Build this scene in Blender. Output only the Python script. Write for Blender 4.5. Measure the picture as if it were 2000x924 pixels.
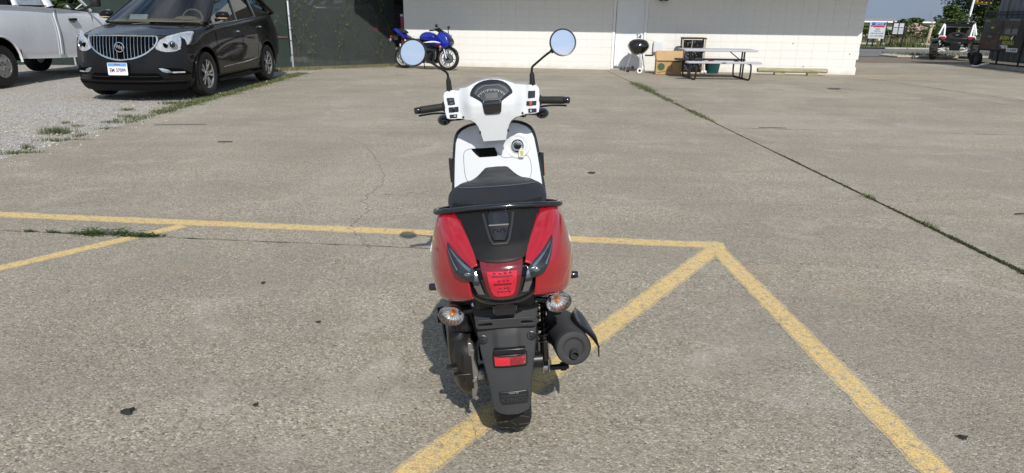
import bpy, bmesh, math, random
from mathutils import Vector, Matrix, noise
random.seed(7)
R = math.radians
sc = bpy.context.scene
for o in list(bpy.data.objects): bpy.data.objects.remove(o, do_unlink=True)
C = sc.collection

# ---------------------------------------------------------------- camera
CAM_H, PITCH, ROLL = 1.42, R(18.4), R(0.70)
cam = bpy.data.cameras.new('camera'); co = bpy.data.objects.new('camera', cam); C.objects.link(co)
cam.sensor_width = 36; cam.lens = 1295 / 2000 * 36; cam.clip_start = .05; cam.clip_end = 4000
co.matrix_world = Matrix.Translation((0, 0, CAM_H)) @ Matrix.Rotation(R(90) - PITCH, 4, 'X') @ Matrix.Rotation(ROLL, 4, 'Z')
sc.camera = co
# ---------------------------------------------------------------- sky, sun, exposure
SUN_AZ, SUN_EL = R(180 - 11.5), R(42.5)
w = bpy.data.worlds.new('World'); sc.world = w; w.use_nodes = True
wn = w.node_tree; wn.nodes.clear()
sky = wn.nodes.new('ShaderNodeTexSky'); sky.sky_type = 'NISHITA'; sky.sun_disc = False
sky.sun_elevation = SUN_EL; sky.sun_rotation = SUN_AZ
sky.air_density = 1.3; sky.dust_density = .6; sky.ozone_density = 2.5; sky.altitude = 200
bg = wn.nodes.new('ShaderNodeBackground'); bg.inputs[1].default_value = .105
wo = wn.nodes.new('ShaderNodeOutputWorld')
# thin broken clouds, all round the sky
tcw = wn.nodes.new('ShaderNodeTexCoord'); mpw = wn.nodes.new('ShaderNodeMapping'); mpw.inputs['Scale'].default_value = (1, 1, 3.2)
nzw = wn.nodes.new('ShaderNodeTexNoise'); nzw.inputs['Scale'].default_value = 3.4; nzw.inputs['Detail'].default_value = 7; nzw.inputs['Roughness'].default_value = .58
crw = wn.nodes.new('ShaderNodeValToRGB'); crw.color_ramp.elements[0].position = .41; crw.color_ramp.elements[1].position = .64
crw.color_ramp.elements[1].color = (.6, .6, .6, 1)
mxw = wn.nodes.new('ShaderNodeMix'); mxw.data_type = 'RGBA'; mxw.inputs[7].default_value = (8.5, 8.9, 9.4, 1)
wn.links.new(tcw.outputs['Generated'], mpw.inputs[0]); wn.links.new(mpw.outputs[0], nzw.inputs[0]); wn.links.new(nzw.outputs[0], crw.inputs[0])
wn.links.new(crw.outputs[0], mxw.inputs[0]); wn.links.new(sky.outputs[0], mxw.inputs[6])
# blue-grey haze low round the whole horizon
sxw = wn.nodes.new('ShaderNodeSeparateXYZ'); wn.links.new(tcw.outputs['Generated'], sxw.inputs[0])
hzr = wn.nodes.new('ShaderNodeValToRGB'); hzr.color_ramp.interpolation = 'EASE'; hzr.color_ramp.elements[0].position = .015; hzr.color_ramp.elements[0].color = (.92, .92, .92, 1); hzr.color_ramp.elements[1].position = .22; hzr.color_ramp.elements[1].color = (0, 0, 0, 1)
wn.links.new(sxw.outputs[2], hzr.inputs[0]); hzm = wn.nodes.new('ShaderNodeMix'); hzm.data_type = 'RGBA'; hzm.inputs[7].default_value = (2.1, 2.7, 3.8, 1)
wn.links.new(hzr.outputs[0], hzm.inputs[0]); wn.links.new(mxw.outputs[2], hzm.inputs[6])
wn.links.new(hzm.outputs[2], bg.inputs[0]); wn.links.new(bg.outputs[0], wo.inputs[0])
sun = bpy.data.lights.new('sun', 'SUN'); sun.energy = 4.6; sun.angle = R(.53); sun.color = (1, .955, .88)
so = bpy.data.objects.new('sun', sun); C.objects.link(so)
sd = Vector((math.sin(SUN_AZ) * math.cos(SUN_EL), math.cos(SUN_AZ) * math.cos(SUN_EL), math.sin(SUN_EL)))
so.rotation_euler = sd.to_track_quat('Z', 'Y').to_euler(); so.location = (5, -10, 12)
sc.view_settings.view_transform = 'Standard'; sc.view_settings.look = 'None'; sc.view_settings.gamma = 1
sc.view_settings.use_curve_mapping = False; sc.view_settings.exposure = 0.0
sc.render.engine = 'CYCLES'
sc.cycles.max_bounces = 8; sc.cycles.transparent_max_bounces = 24

# ---------------------------------------------------------------- mesh helpers
class MB:
    def __init__(s): s.v = []; s.f = []
    def add(s, vs, fs):
        n = len(s.v); s.v += [tuple(p) for p in vs]; s.f += [tuple(i + n for i in f) for f in fs]; return s
    def box(s, c, d, rot=None):
        x, y, z = [a / 2 for a in d]
        vs = [Vector(p) for p in ((-x,-y,-z),(x,-y,-z),(x,y,-z),(-x,y,-z),(-x,-y,z),(x,-y,z),(x,y,z),(-x,y,z))]
        if rot is not None: vs = [rot @ p for p in vs]
        c = Vector(c)
        return s.add([p + c for p in vs], [(0,3,2,1),(4,5,6,7),(0,1,5,4),(1,2,6,5),(2,3,7,6),(3,0,4,7)])
    def tube(s, pts, r, n=8, cap=True, flat=1.0, closed=False):
        pts = [Vector(p) for p in pts]; m = len(pts); rs = r if isinstance(r, (list, tuple)) else [r] * m
        rings = []; up = None
        for i, p in enumerate(pts):
            if closed: t = pts[(i + 1) % m] - pts[i - 1]
            else: t = pts[min(i + 1, m - 1)] - pts[max(i - 1, 0)]
            t = t.normalized() if t.length > 1e-9 else Vector((0, 0, 1))
            if up is None:
                a = Vector((0, 0, 1)) if abs(t.z) < .9 else Vector((1, 0, 0)); up = (a - t * a.dot(t)).normalized()
            else:
                up = up - t * up.dot(t); up = up.normalized() if up.length > 1e-6 else Vector((1, 0, 0))
            b = t.cross(up)
            rings.append([p + (up * math.cos(k * 2 * math.pi / n) * flat + b * math.sin(k * 2 * math.pi / n)) * rs[i] for k in range(n)])
        vs = [q for g in rings for q in g]; fs = []
        for i in range(m if closed else m - 1):
            a, b = i * n, ((i + 1) % m) * n
            for k in range(n): fs.append((a + k, a + (k + 1) % n, b + (k + 1) % n, b + k))
        if cap and not closed: fs += [tuple(range(n - 1, -1, -1)), tuple((m - 1) * n + k for k in range(n))]
        return s.add(vs, fs)
    def lathe(s, prof, o=(0, 0, 0), axis=(0, 0, 1), n=24, closed=False, sx=1.0, caps=True):
        ax = Vector(axis).normalized(); a = Vector((0, 0, 1)) if abs(ax.z) < .9 else Vector((1, 0, 0))
        u = (a - ax * a.dot(ax)).normalized(); v = ax.cross(u); o = Vector(o); vs = []; fs = []
        for r, h in prof:
            for k in range(n):
                t = k * 2 * math.pi / n; vs.append(o + ax * h + (u * math.cos(t) + v * math.sin(t) * sx) * r)
        m = len(prof)
        for i in range(m if closed else m - 1):
            a0, b0 = i * n, ((i + 1) % m) * n
            for k in range(n): fs.append((a0 + k, a0 + (k + 1) % n, b0 + (k + 1) % n, b0 + k))
        if not closed and caps:
            if prof[0][0] > 1e-6: fs.append(tuple(range(n - 1, -1, -1)))
            if prof[-1][0] > 1e-6: fs.append(tuple((m - 1) * n + k for k in range(n)))
        return s.add(vs, fs)
    def ell(s, c, rx, ry, rz, n=16, m=10):
        vs = []; fs = []
        for i in range(m + 1):
            a = math.pi * i / m
            for k in range(n):
                t = 2 * math.pi * k / n
                vs.append((c[0] + rx * math.sin(a) * math.cos(t), c[1] + ry * math.sin(a) * math.sin(t), c[2] + rz * math.cos(a)))
        for i in range(m):
            for k in range(n): fs.append((i * n + k, (i + 1) * n + k, (i + 1) * n + (k + 1) % n, i * n + (k + 1) % n))
        return s.add(vs, fs)
    def grid(s, P, closed=False):
        m = len(P); n = len(P[0]); fs = []
        for i in range(m - 1):
            for j in range(n if closed else n - 1):
                k = (j + 1) % n; fs.append((i * n + j, i * n + k, (i + 1) * n + k, (i + 1) * n + j))
        return s.add([p for r in P for p in r], fs)
    def prism(s, poly, f0, f1):           # poly of 2D points; f0/f1 map a 2D point to the two faces
        n = len(poly); vs = [f0(p) for p in poly] + [f1(p) for p in poly]
        return s.add(vs, [tuple(range(n - 1, -1, -1)), tuple(range(n, 2 * n))] + [(i, (i + 1) % n, n + (i + 1) % n, n + i) for i in range(n)])
    def puff(s, poly, fmap, h, inset=.25, steps=3, cen=None):   # a side outline given rounded thickness; fmap(p2, d)
        n = len(poly); cx = sum(p[0] for p in poly) / n if cen is None else cen[0]; cy = sum(p[1] for p in poly) / n if cen is None else cen[1]
        rings = []
        for k in range(-steps, steps + 1):
            a = k / steps * math.pi / 2; q = 1 - inset * (1 - math.cos(a)); d = h * math.sin(a)
            rings.append([fmap((cx + (p[0] - cx) * q, cy + (p[1] - cy) * q), d) for p in poly])
        b = len(s.v); s.grid(rings, closed=True); m = len(rings)
        s.f += [tuple(b + i for i in range(n - 1, -1, -1)), tuple(b + (m - 1) * n + i for i in range(n))]
        return s
    def mesh(s, name, sharp=40):
        me = bpy.data.meshes.new(name); me.from_pydata(s.v, [], s.f); me.validate(); me.update()
        bm = bmesh.new(); bm.from_mesh(me); bmesh.ops.remove_doubles(bm, verts=bm.verts, dist=1e-6)
        bmesh.ops.recalc_face_normals(bm, faces=bm.faces); bm.to_mesh(me); bm.free()
        if sharp:
            me.shade_smooth(); me.set_sharp_from_angle(angle=R(sharp))
        return me
    def build(s, name, mat, parent=None, sharp=40, bevel=0, seg=2, sub=0, solid=0, cut=None, raw=False):
        me = s.mesh(name, sharp) if not raw else bpy.data.meshes.new(name)
        if raw: me.from_pydata(s.v, [], s.f); me.update()
        o = bpy.data.objects.new(name, me); C.objects.link(o); me.materials.append(M[mat] if isinstance(mat, str) else mat)
        if parent is not None: o.parent = parent
        if cut: boolean(o, cut)
        if solid:
            m = o.modifiers.new('solid', 'SOLIDIFY'); m.thickness = solid; m.offset = -1
        if bevel:
            m = o.modifiers.new('bevel', 'BEVEL'); m.width = bevel; m.segments = seg; m.limit_method = 'ANGLE'; m.angle_limit = R(35); m.harden_normals = False
        if sub:
            m = o.modifiers.new('sub', 'SUBSURF'); m.levels = sub; m.render_levels = sub
        return o

def boolean(o, cutters):
    cs = []
    for cb, mat in cutters:
        me = cb.mesh('cutter', 40); me.materials.append(M[mat]); c = bpy.data.objects.new('cutter', me); C.objects.link(c)
        md = o.modifiers.new('b', 'BOOLEAN'); md.operation = 'DIFFERENCE'; md.solver = 'EXACT'; md.object = c; md.material_mode = 'TRANSFER'; cs.append(c)
    pa = o.parent; o.parent = None
    bpy.context.view_layer.update()
    dg = bpy.context.evaluated_depsgraph_get(); ev = o.evaluated_get(dg); me = bpy.data.meshes.new_from_object(ev, depsgraph=dg)
    o.modifiers.clear(); o.data = me; o.parent = pa
    me.shade_smooth(); me.set_sharp_from_angle(angle=R(32))
    for c in cs: bpy.data.objects.remove(c, do_unlink=True)

def tag(o, label=None, cat=None, group=None, kind=None):
    if label: o['label'] = label
    if cat: o['category'] = cat
    if group: o['group'] = group
    if kind: o['kind'] = kind
    return o
def thing(name, label, cat, loc=(0, 0, 0), rz=0, group=None, rot=None):
    o = bpy.data.objects.new(name, None); o.empty_display_size = .1; C.objects.link(o); o.location = loc
    o.rotation_euler = rot if rot else (0, 0, rz)
    return tag(o, label, cat, group)
def copy_tree(o, parent=None):
    c = o.copy(); C.objects.link(c); c.parent = parent
    for ch in o.children: copy_tree(ch, c)
    return c
def sm(x, a, b):
    t = min(1, max(0, (x - a) / (b - a))); return t * t * (3 - 2 * t)
def cr(pts, n):                            # Catmull-Rom through points, n steps per span
    pts = [Vector(p) for p in pts]; out = []; m = len(pts)
    for i in range(m - 1):
        p0, p1, p2, p3 = pts[max(i - 1, 0)], pts[i], pts[i + 1], pts[min(i + 2, m - 1)]
        for k in range(n):
            t = k / n; out.append(.5 * ((2 * p1) + (p2 - p0) * t + (2 * p0 - 5 * p1 + 4 * p2 - p3) * t * t + (3 * p1 - p0 - 3 * p2 + p3) * t ** 3))
    out.append(pts[-1]); return out
def interp(tab, z):
    if z <= tab[0][0]: return tab[0][1]
    for (a, b), (c, d) in zip(tab, tab[1:]):
        if z <= c: return b + (d - b) * (z - a) / (c - a)
    return tab[-1][1]
def text_mb(s, size, depth, fmap, bold=0, shear=0, align='CENTER', sx=1.0):
    cu = bpy.data.curves.new('t', 'FONT'); cu.body = s; cu.size = size; cu.extrude = depth / 2; cu.align_x = align; cu.align_y = 'CENTER'
    cu.offset = bold; cu.shear = shear; cu.resolution_u = 2
    o = bpy.data.objects.new('t', cu); C.objects.link(o); bpy.context.view_layer.update()
    dg = bpy.context.evaluated_depsgraph_get(); me = bpy.data.meshes.new_from_object(o.evaluated_get(dg))
    b = MB(); b.add([fmap(v.co.x * sx, v.co.y, v.co.z) for v in me.vertices], [tuple(p.vertices) for p in me.polygons])
    bpy.data.objects.remove(o, do_unlink=True); bpy.data.meshes.remove(me); bpy.data.curves.remove(cu)
    return b
def plate_mb(outer, holes, depth, fmap):   # flat plate with holes, filled from closed outlines
    cu = bpy.data.curves.new('c', 'CURVE'); cu.dimensions = '2D'; cu.fill_mode = 'BOTH'; cu.extrude = depth / 2
    for poly in [outer] + holes:
        sp = cu.splines.new('POLY'); sp.points.add(len(poly) - 1); sp.use_cyclic_u = True
        for q, p in zip(sp.points, poly): q.co = (p[0], p[1], 0, 1)
    o = bpy.data.objects.new('c', cu); C.objects.link(o); bpy.context.view_layer.update()
    dg = bpy.context.evaluated_depsgraph_get(); me = bpy.data.meshes.new_from_object(o.evaluated_get(dg))
    b = MB(); b.add([fmap(v.co.x, v.co.y, v.co.z) for v in me.vertices], [tuple(p.vertices) for p in me.polygons])
    bpy.data.objects.remove(o, do_unlink=True); bpy.data.meshes.remove(me); bpy.data.curves.remove(cu)
    return b
def rrect(cx, cy, w, h, r, n=4):
    out = []
    for sx, sy, a0 in ((1, 1, 0), (-1, 1, 90), (-1, -1, 180), (1, -1, 270)):
        for k in range(n + 1):
            a = R(a0 + 90 * k / n); out.append((cx + sx * (w / 2 - r) + r * math.cos(a), cy + sy * (h / 2 - r) + r * math.sin(a)))
    return out

# ---------------------------------------------------------------- material helpers
M = {}
class NT:
    def __init__(s, name):
        m = bpy.data.materials.new(name); m.use_nodes = True; s.m = m; s.t = m.node_tree; s.b = s.t.nodes['Principled BSDF']; s.o = s.t.nodes['Material Output']; M[name] = m
    def n(s, ty, **kw):
        nd = s.t.nodes.new('ShaderNode' + ty)
        for k, v in kw.items():
            if k.startswith('_'): setattr(nd, k[1:], v)
            else: nd.inputs[k.replace('__', ' ')].default_value = v
        return nd
    def l(s, a, b): s.t.links.new(a, b)
    def pos(s):
        if not hasattr(s, 'g'): s.g = s.n('NewGeometry')
        return s.g.outputs['Position']
    def obj(s):
        if not hasattr(s, 'tc'): s.tc = s.n('TexCoord')
        return s.tc.outputs['Object']
    def noise(s, scale, detail=4, rough=.55, vec=None, dist=0):
        nd = s.n('TexNoise', Scale=scale, Detail=detail, Roughness=rough, Distortion=dist); s.l(vec or s.pos(), nd.inputs['Vector']); return nd.outputs['Fac']
    def ramp(s, fac, *st):
        nd = s.n('ValToRGB'); e = nd.color_ramp.elements
        while len(e) < len(st): e.new(.5)
        for q, (p, c) in zip(e, st): q.position = p; q.color = (c, c, c, 1) if isinstance(c, (int, float)) else (*c, 1)
        s.l(fac, nd.inputs[0]); return nd.outputs[0]
    def mix(s, fac, a, b, mode='MIX'):
        nd = s.n('Mix'); nd.data_type = 'RGBA'; nd.blend_type = mode
        for i, v in ((0, fac), (6, a), (7, b)):
            if hasattr(v, 'links'): s.l(v, nd.inputs[i])
            else: nd.inputs[i].default_value = v if i == 0 else (*v, 1)
        return nd.outputs[2]
    def math(s, op, a, b=0.0):
        nd = s.n('Math'); nd.operation = op
        for i, v in ((0, a), (1, b)):
            if hasattr(v, 'links'): s.l(v, nd.inputs[i])
            else: nd.inputs[i].default_value = v
        return nd.outputs[0]
    def bump(s, h, strength=.3, dist=.01):
        nd = s.n('Bump', Strength=strength, Distance=dist); s.l(h, nd.inputs['Height']); s.l(nd.outputs[0], s.b.inputs['Normal']); return nd
    def set(s, **kw):
        for k, v in kw.items():
            i = s.b.inputs[k.replace('__', ' ')]
            if hasattr(v, 'links'): s.l(v, i)
            else: i.default_value = v
        return s
def pbr(name, col, rough=.5, metal=0, coat=0, var=.12, vs=6, bump=0, bs=60, spec=.5, wear=None, trans=0, ior=1.5):
    t = NT(name); f = t.noise(vs, 5, .6, t.obj())
    lo = tuple(c * (1 - var) for c in col); hi = tuple(min(1, c * (1 + var)) for c in col)
    c = t.ramp(f, (.3, lo), (.7, hi))
    if wear:
        k = t.noise(wear[1], 8, .7, t.obj()); c = t.mix(t.ramp(k, (wear[2], 0.), (wear[2] + .05, 1.)), c, wear[0])
    t.set(Base__Color=c, Metallic=metal, Coat__Weight=coat, Coat__Roughness=.04, IOR=ior)
    t.b.inputs['Specular IOR Level'].default_value = spec; t.b.inputs['Transmission Weight'].default_value = trans
    rf = t.noise(vs * 3, 3, .5, t.obj()); rr = t.ramp(rf, (.3, max(0, rough * .85)), (.7, min(1, rough * 1.15))); t.set(Roughness=rr)
    if bump: t.bump(t.noise(bs, 4, .6, t.obj()), bump, .004)
    return t
def glass(name, tint, refl=1.0, rough=0.0):
    t = NT(name); t.t.nodes.remove(t.b)
    tr = t.n('BsdfTransparent'); tr.inputs[0].default_value = (*tint, 1); gl = t.n('BsdfGlossy', Roughness=rough)
    fr = t.n('Fresnel', IOR=1.52); k = t.math('MULTIPLY', fr.outputs[0], refl); mx = t.n('MixShader')
    t.l(k, mx.inputs[0]); t.l(tr.outputs[0], mx.inputs[1]); t.l(gl.outputs[0], mx.inputs[2]); t.l(mx.outputs[0], t.o.inputs[0])
    return t

def concrete_nodes(t, seed=0.0):
    """exposed-aggregate concrete in world metres"""
    mp = t.n('Mapping'); mp.inputs['Location'].default_value = (seed, seed * .7, 0); t.l(t.pos(), mp.inputs[0]); p = mp.outputs[0]
    wv = t.n('TexNoise', Scale=70., Detail=2.); t.l(p, wv.inputs['Vector'])
    pw = t.n('VectorMath'); pw.operation = 'SCALE'; t.l(wv.outputs['Color'], pw.inputs[0]); pw.inputs['Scale'].default_value = .004
    pa = t.n('VectorMath'); pa.operation = 'ADD'; t.l(p, pa.inputs[0]); t.l(pw.outputs[0], pa.inputs[1])
    v1 = t.n('TexVoronoi', Scale=125., Randomness=1.); t.l(pa.outputs[0], v1.inputs['Vector'])
    v2 = t.n('TexVoronoi', Scale=62., Randomness=1.); t.l(pa.outputs[0], v2.inputs['Vector'])
    def chan(v):
        sp = t.n('SeparateColor'); t.l(v.outputs['Color'], sp.inputs[0]); return sp.outputs[0]
    peb = t.ramp(chan(v1), (0., (.040, .034, .028)), (.13, (.170, .142, .107)), (.32, (.268, .231, .175)), (.6, (.345, .308, .243)), (.80, (.41, .346, .255)), (.93, (.55, .50, .43)), (1., (.72, .69, .63)))
    big = t.ramp(chan(v2), (0., (.07, .06, .05)), (.18, (.22, .185, .14)), (.55, (.36, .32, .255)), (.85, (.46, .375, .27)), (1., (.62, .59, .53)))
    stone = t.mix(t.ramp(v2.outputs['Distance'], (.40, 1.), (.52, 0.)), peb, t.mix(.5, peb, big))
    mort = t.mix(t.noise(9, 5, .6, p), (.25, .228, .184), (.36, .333, .278))
    c = t.mix(t.ramp(t.noise(2.2, 6, .62, p), (.30, .10), (.70, .48)), stone, mort)
    # broad stains, tyre grime and paler scoured bands
    c = t.mix(t.ramp(t.noise(.55, 6, .6, p, .6), (.33, .75), (.64, 0.)), c, t.mix(.55, c, (.17, .15, .122)))
    ms = t.n('Mapping'); ms.inputs['Scale'].default_value = (.30, 2.2, 1); ms.inputs['Rotation'].default_value = (0, 0, .12); t.l(p, ms.inputs[0])
    c = t.mix(t.ramp(t.noise(.9, 6, .62, ms.outputs[0], .5), (.40, .62), (.62, 0.)), c, t.mix(.5, c, (.19, .172, .145)))
    c = t.mix(t.ramp(t.noise(1.3, 5, .65, p, 1.5), (.55, 0.), (.75, .42)), c, (.47, .44, .375))
    c = t.mix(t.ramp(t.noise(.33, 5, .6, p, .8), (.45, .0), (.66, .30)), c, t.mix(.6, c, (.46, .43, .36)))
    oil = t.n('TexVoronoi', Scale=.55); t.l(pa.outputs[0], oil.inputs['Vector']); on = t.math('ADD', oil.outputs['Distance'], t.math('MULTIPLY', t.noise(5, 5, .6, p), .16)); c = t.mix(t.ramp(on, (.13, .55), (.26, 0.)), c, t.mix(.5, c, (.10, .088, .07)))
    pit = t.n('TexVoronoi', Scale=16.); t.l(p, pit.inputs['Vector']); c = t.mix(t.ramp(pit.outputs['Distance'], (.055, .85), (.085, 0.)), c, (.05, .042, .034))
    c = t.mix(t.ramp(t.noise(.9, 4, .6, p, .4), (.62, 0.), (.80, .30)), c, (.42, .30, .13))
    h = t.math('ADD', t.math('MULTIPLY', v1.outputs['Distance'], -.7), t.math('MULTIPLY', t.noise(240, 3, .6, p), .6))
    return c, h, p
t = NT('concrete'); c, h, p = concrete_nodes(t); t.set(Base__Color=c, Roughness=.88); t.b.inputs['Specular IOR Level'].default_value = .25; t.bump(h, .75, .006)
t = NT('yellow_paint'); c, h, p = concrete_nodes(t)
y = t.mix(t.noise(25, 5, .6), (.66, .44, .125), (.76, .54, .20))
y = t.mix(t.ramp(t.noise(150, 3, .6), (.34, .85), (.58, .06)), y, c)
wearm = t.ramp(t.noise(30, 7, .68, None, .5), (.33, 1.), (.50, 0.))
t.set(Base__Color=t.mix(wearm, y, c), Roughness=.8); t.bump(h, .5, .005)
t = NT('yellow_edge'); c, h, p = concrete_nodes(t); t.set(Base__Color=t.mix(t.ramp(t.noise(170, 4, .65), (.42, 0.), (.60, .75)), c, (.62, .45, .18)), Roughness=.85); t.bump(h, .5, .005)
t = NT('moss'); oi = t.n('NewGeometry'); t.set(Base__Color=t.ramp(oi.outputs['Random Per Island'], (0., (.020, .022, .010)), (.6, (.040, .050, .016)), (1., (.09, .09, .035))), Roughness=.9)
t = NT('faded_yellow'); c, h, p = concrete_nodes(t)
t.set(Base__Color=t.mix(t.ramp(t.noise(14, 6, .65), (.4, .85), (.6, .15)), (.55, .42, .17), c), Roughness=.85)
t = NT('crack_dark'); t.set(Base__Color=t.ramp(t.noise(50, 4, .6), (.3, (.02, .018, .015)), (.7, (.07, .06, .05))), Roughness=1.)
t = NT('crack_faint'); t.set(Base__Color=t.ramp(t.noise(40, 4, .6), (.3, (.06, .053, .043)), (.7, (.16, .143, .118))), Roughness=1.)
t = NT('soil'); t.set(Base__Color=t.ramp(t.noise(8, 6, .6), (.3, (.10, .08, .055)), (.7, (.20, .165, .12))), Roughness=1.)
t = NT('gravel'); v = t.n('TexVoronoi', Scale=55.); t.l(t.pos(), v.inputs['Vector']); sp = t.n('SeparateColor'); t.l(v.outputs['Color'], sp.inputs[0])
gc = t.ramp(sp.outputs[0], (0., (.16, .15, .14)), (.25, (.32, .30, .27)), (.7, (.43, .41, .38)), (1., (.56, .54, .51)))
gc = t.mix(t.ramp(t.noise(.8, 5, .6), (.42, 0.), (.68, .55)), gc, (.37, .30, .22)); t.set(Base__Color=gc, Roughness=.95); t.bump(v.outputs['Distance'], .9, .02)
t = NT('gravel_stone'); oi = t.n('NewGeometry'); t.set(Base__Color=t.ramp(oi.outputs['Random Per Island'], (0., (.20, .18, .16)), (.5, (.34, .32, .29)), (1., (.50, .48, .45))), Roughness=.9)
t = NT('grass'); oi = t.n('NewGeometry'); t.set(Base__Color=t.ramp(oi.outputs['Random Per Island'], (0., (.035, .052, .014)), (.5, (.065, .098, .028)), (.8, (.12, .14, .05)), (1., (.28, .23, .12))), Roughness=.7); t.b.inputs['Subsurface Weight'].default_value = 0
t = NT('dry_grass'); oi = t.n('NewGeometry'); t.set(Base__Color=t.ramp(oi.outputs['Random Per Island'], (0., (.06, .09, .025)), (.45, (.14, .13, .06)), (1., (.30, .25, .15))), Roughness=.8)
t = NT('asphalt'); t.set(Base__Color=t.mix(t.ramp(t.noise(.5, 5, .6), (.4, 0.), (.7, 1.)), (.115, .112, .11), (.17, .165, .16)), Roughness=.9); t.bump(t.noise(90, 3, .6), .3, .005)
t = NT('field'); t.set(Base__Color=t.mix(t.noise(.15, 6, .65), (.05, .085, .02), (.13, .15, .05)), Roughness=1.)
t = NT('kerb_concrete'); t.set(Base__Color=t.ramp(t.noise(4, 6, .65), (.3, (.30, .28, .24)), (.7, (.45, .43, .38))), Roughness=.9); t.bump(t.noise(60, 4, .6), .3, .004)
def leafmat(name, dark, mid, light):
    t = NT(name); oi = t.n('NewGeometry')
    t.set(Base__Color=t.ramp(oi.outputs['Random Per Island'], (0., dark), (.6, mid), (1., light)), Roughness=.55)
    tb = t.n('BsdfTranslucent'); tb.inputs[0].default_value = (*[min(1, c * 1.3) for c in light], 1); mx = t.n('MixShader'); mx.inputs[0].default_value = .25
    t.l(t.b.outputs[0], mx.inputs[1]); t.l(tb.outputs[0], mx.inputs[2]); t.l(mx.outputs[0], t.o.inputs[0])
leafmat('leaf_dark', (.018, .035, .010), (.035, .065, .018), (.07, .11, .03))
leafmat('leaf_mid', (.035, .06, .015), (.06, .105, .028), (.12, .17, .05))
leafmat('leaf_pale', (.05, .08, .022), (.10, .145, .045), (.20, .22, .08))
pbr('bark', (.10, .08, .06), .95, var=.35, bump=.6, bs=30)
# ================================================================ GROUND
far = MB().add([(-900, -300, -.12), (900, -300, -.12), (900, 62, -.12), (-900, 62, -.12)], [(0, 1, 2, 3)])
far.add([(-900, 62, -.12), (900, 62, -.12), (900, 125, -4.8), (-900, 125, -4.8), (900, 1800, -4.8), (-900, 1800, -4.8)], [(0, 1, 2, 3), (3, 2, 4, 5)])
tag(far.build('ground', 'field', sharp=0), kind='structure')
lot = tag(MB().add([(-5.6, -8, -.05), (60, -8, -.05), (60, 29.2, -.05), (-5.6, 29.2, -.05)], [(0, 1, 2, 3)]).build('parking_lot', 'soil', sharp=0), kind='structure')
def hline(a): return lambda x: a - .088 * x
HL = [hline(-7.5), hline(-1.3), hline(3.96), hline(9.36), hline(14.75), hline(20.1), hline(25.2)]
VL = [lambda y: -5.14 + 0 * y, lambda y: 2.70 + (15.74 - y) * .0295, lambda y: 9.30 + (15.7 - y) * .045, lambda y: 16.0 + 0 * y, lambda y: 23. + 0 * y, lambda y: 31. + 0 * y, lambda y: 45. + 0 * y]
def cross(i, j):
    x, y = 0, 0
    for _ in range(12): y = HL[j](x); x = VL[i](y)
    return x, y
random.seed(3)
for i in range(len(VL) - 1):
    for j in range(len(HL) - 1):
        if i == 0 and j == 5: continue
        q = [cross(i, j), cross(i + 1, j), cross(i + 1, j + 1), cross(i, j + 1)]
        gx, gy = (.009, .007) if i in (0, 1) else (.007, .007)
        sx = (1, -1, -1, 1); sy = (1, 1, -1, -1)
        dz = 0.0; b = MB()
        top = [(p[0] + gx * a, p[1] + gy * c, dz) for p, a, c in zip(q, sx, sy)]
        # weathered edges: jittered outline, finely stepped
        out = []
        for k in range(4):
            a, c = Vector(top[k]), Vector(top[(k + 1) % 4]); n = max(2, int((c - a).length / .12))
            ins = (Vector(((q[0][0] + q[2][0]) / 2, (q[0][1] + q[2][1]) / 2, 0)) - (a + c) / 2).normalized()
            for m in range(n):
                e = 0 if m == 0 else abs(noise.noise(Vector((a.x + c.x * .3 + m * .37, a.y * 1.7, k)))) * .010
                out.append(a.lerp(c, m / n) + ins * e)
        n = len(out)
        b.add([(p.x, p.y, dz) for p in out] + [(p.x, p.y, -.09) for p in out], [tuple(range(n))] + [(m, n + m, n + (m + 1) % n, (m + 1) % n) for m in range(n)])
        b.build('concrete_slab', 'concrete', lot, sharp=30)
# painted bay lines, lying on the slabs
def strip(name, a, c, wd, mat, z=.0014, jit=.006, parent=None, wd2=None):
    a, c = Vector((*a, 0)), Vector((*c, 0)); d = (c - a); L = d.length; d.normalize(); nrm = Vector((-d.y, d.x, 0)); n = max(2, int(L / .03)); b = MB(); P = []
    for k in range(n + 1):
        p = a + d * (L * k / n); ww = wd + ((wd2 or wd) - wd) * k / n
        e1 = noise.noise(p * 14 + Vector((0, 0, 3))) * jit + noise.noise(p * 60) * jit * .6; e2 = noise.noise(p * 14 + Vector((9, 0, 3))) * jit + noise.noise(p * 60 + Vector((5, 5, 0))) * jit * .6
        l = p + nrm * (ww / 2 + e1); r = p - nrm * (ww / 2 + e2); P.append([(l.x, l.y, z), (r.x, r.y, z)])
    b.grid(P); return b.build(name, mat, parent, sharp=0)
for a_, c__, w_, z_ in (((-5.05, 4.76), (1.40, 4.13), .135, .0008), ((-2.30, 4.42), (-3.9, 2.36), .115, .0009), ((1.36, 4.12), (-.98, .90), .122, .0010), ((1.325, 4.22), (1.50, -.2), .122, .0011)): strip('worn_paint_edge', a_, c__, w_, 'yellow_edge', z_, .012, lot)
strip('parking_line', (-5.05, 4.76), (1.40, 4.13), .105, 'yellow_paint', parent=lot, jit=.009)
strip('parking_line', (-2.30, 4.42), (-3.9, 2.36), .088, 'yellow_paint', .0015, parent=lot)
strip('parking_line', (1.36, 4.12), (-.98, .90), .092, 'yellow_paint', .0016, parent=lot)
strip('parking_line', (1.325, 4.19), (1.50, -.2), .092, 'yellow_paint', .0017, parent=lot)
strip('parking_line', (9.35, 19.3), (11.4, 19.5), .09, 'faded_yellow', parent=lot)
strip('parking_line', (9.3, 18.45), (11.5, 18.9), .09, 'faded_yellow', .0016, parent=lot)
strip('parking_line', (9.3, 18.42), (12.4, 18.15), .09, 'faded_yellow', .0018, parent=lot)
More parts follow.
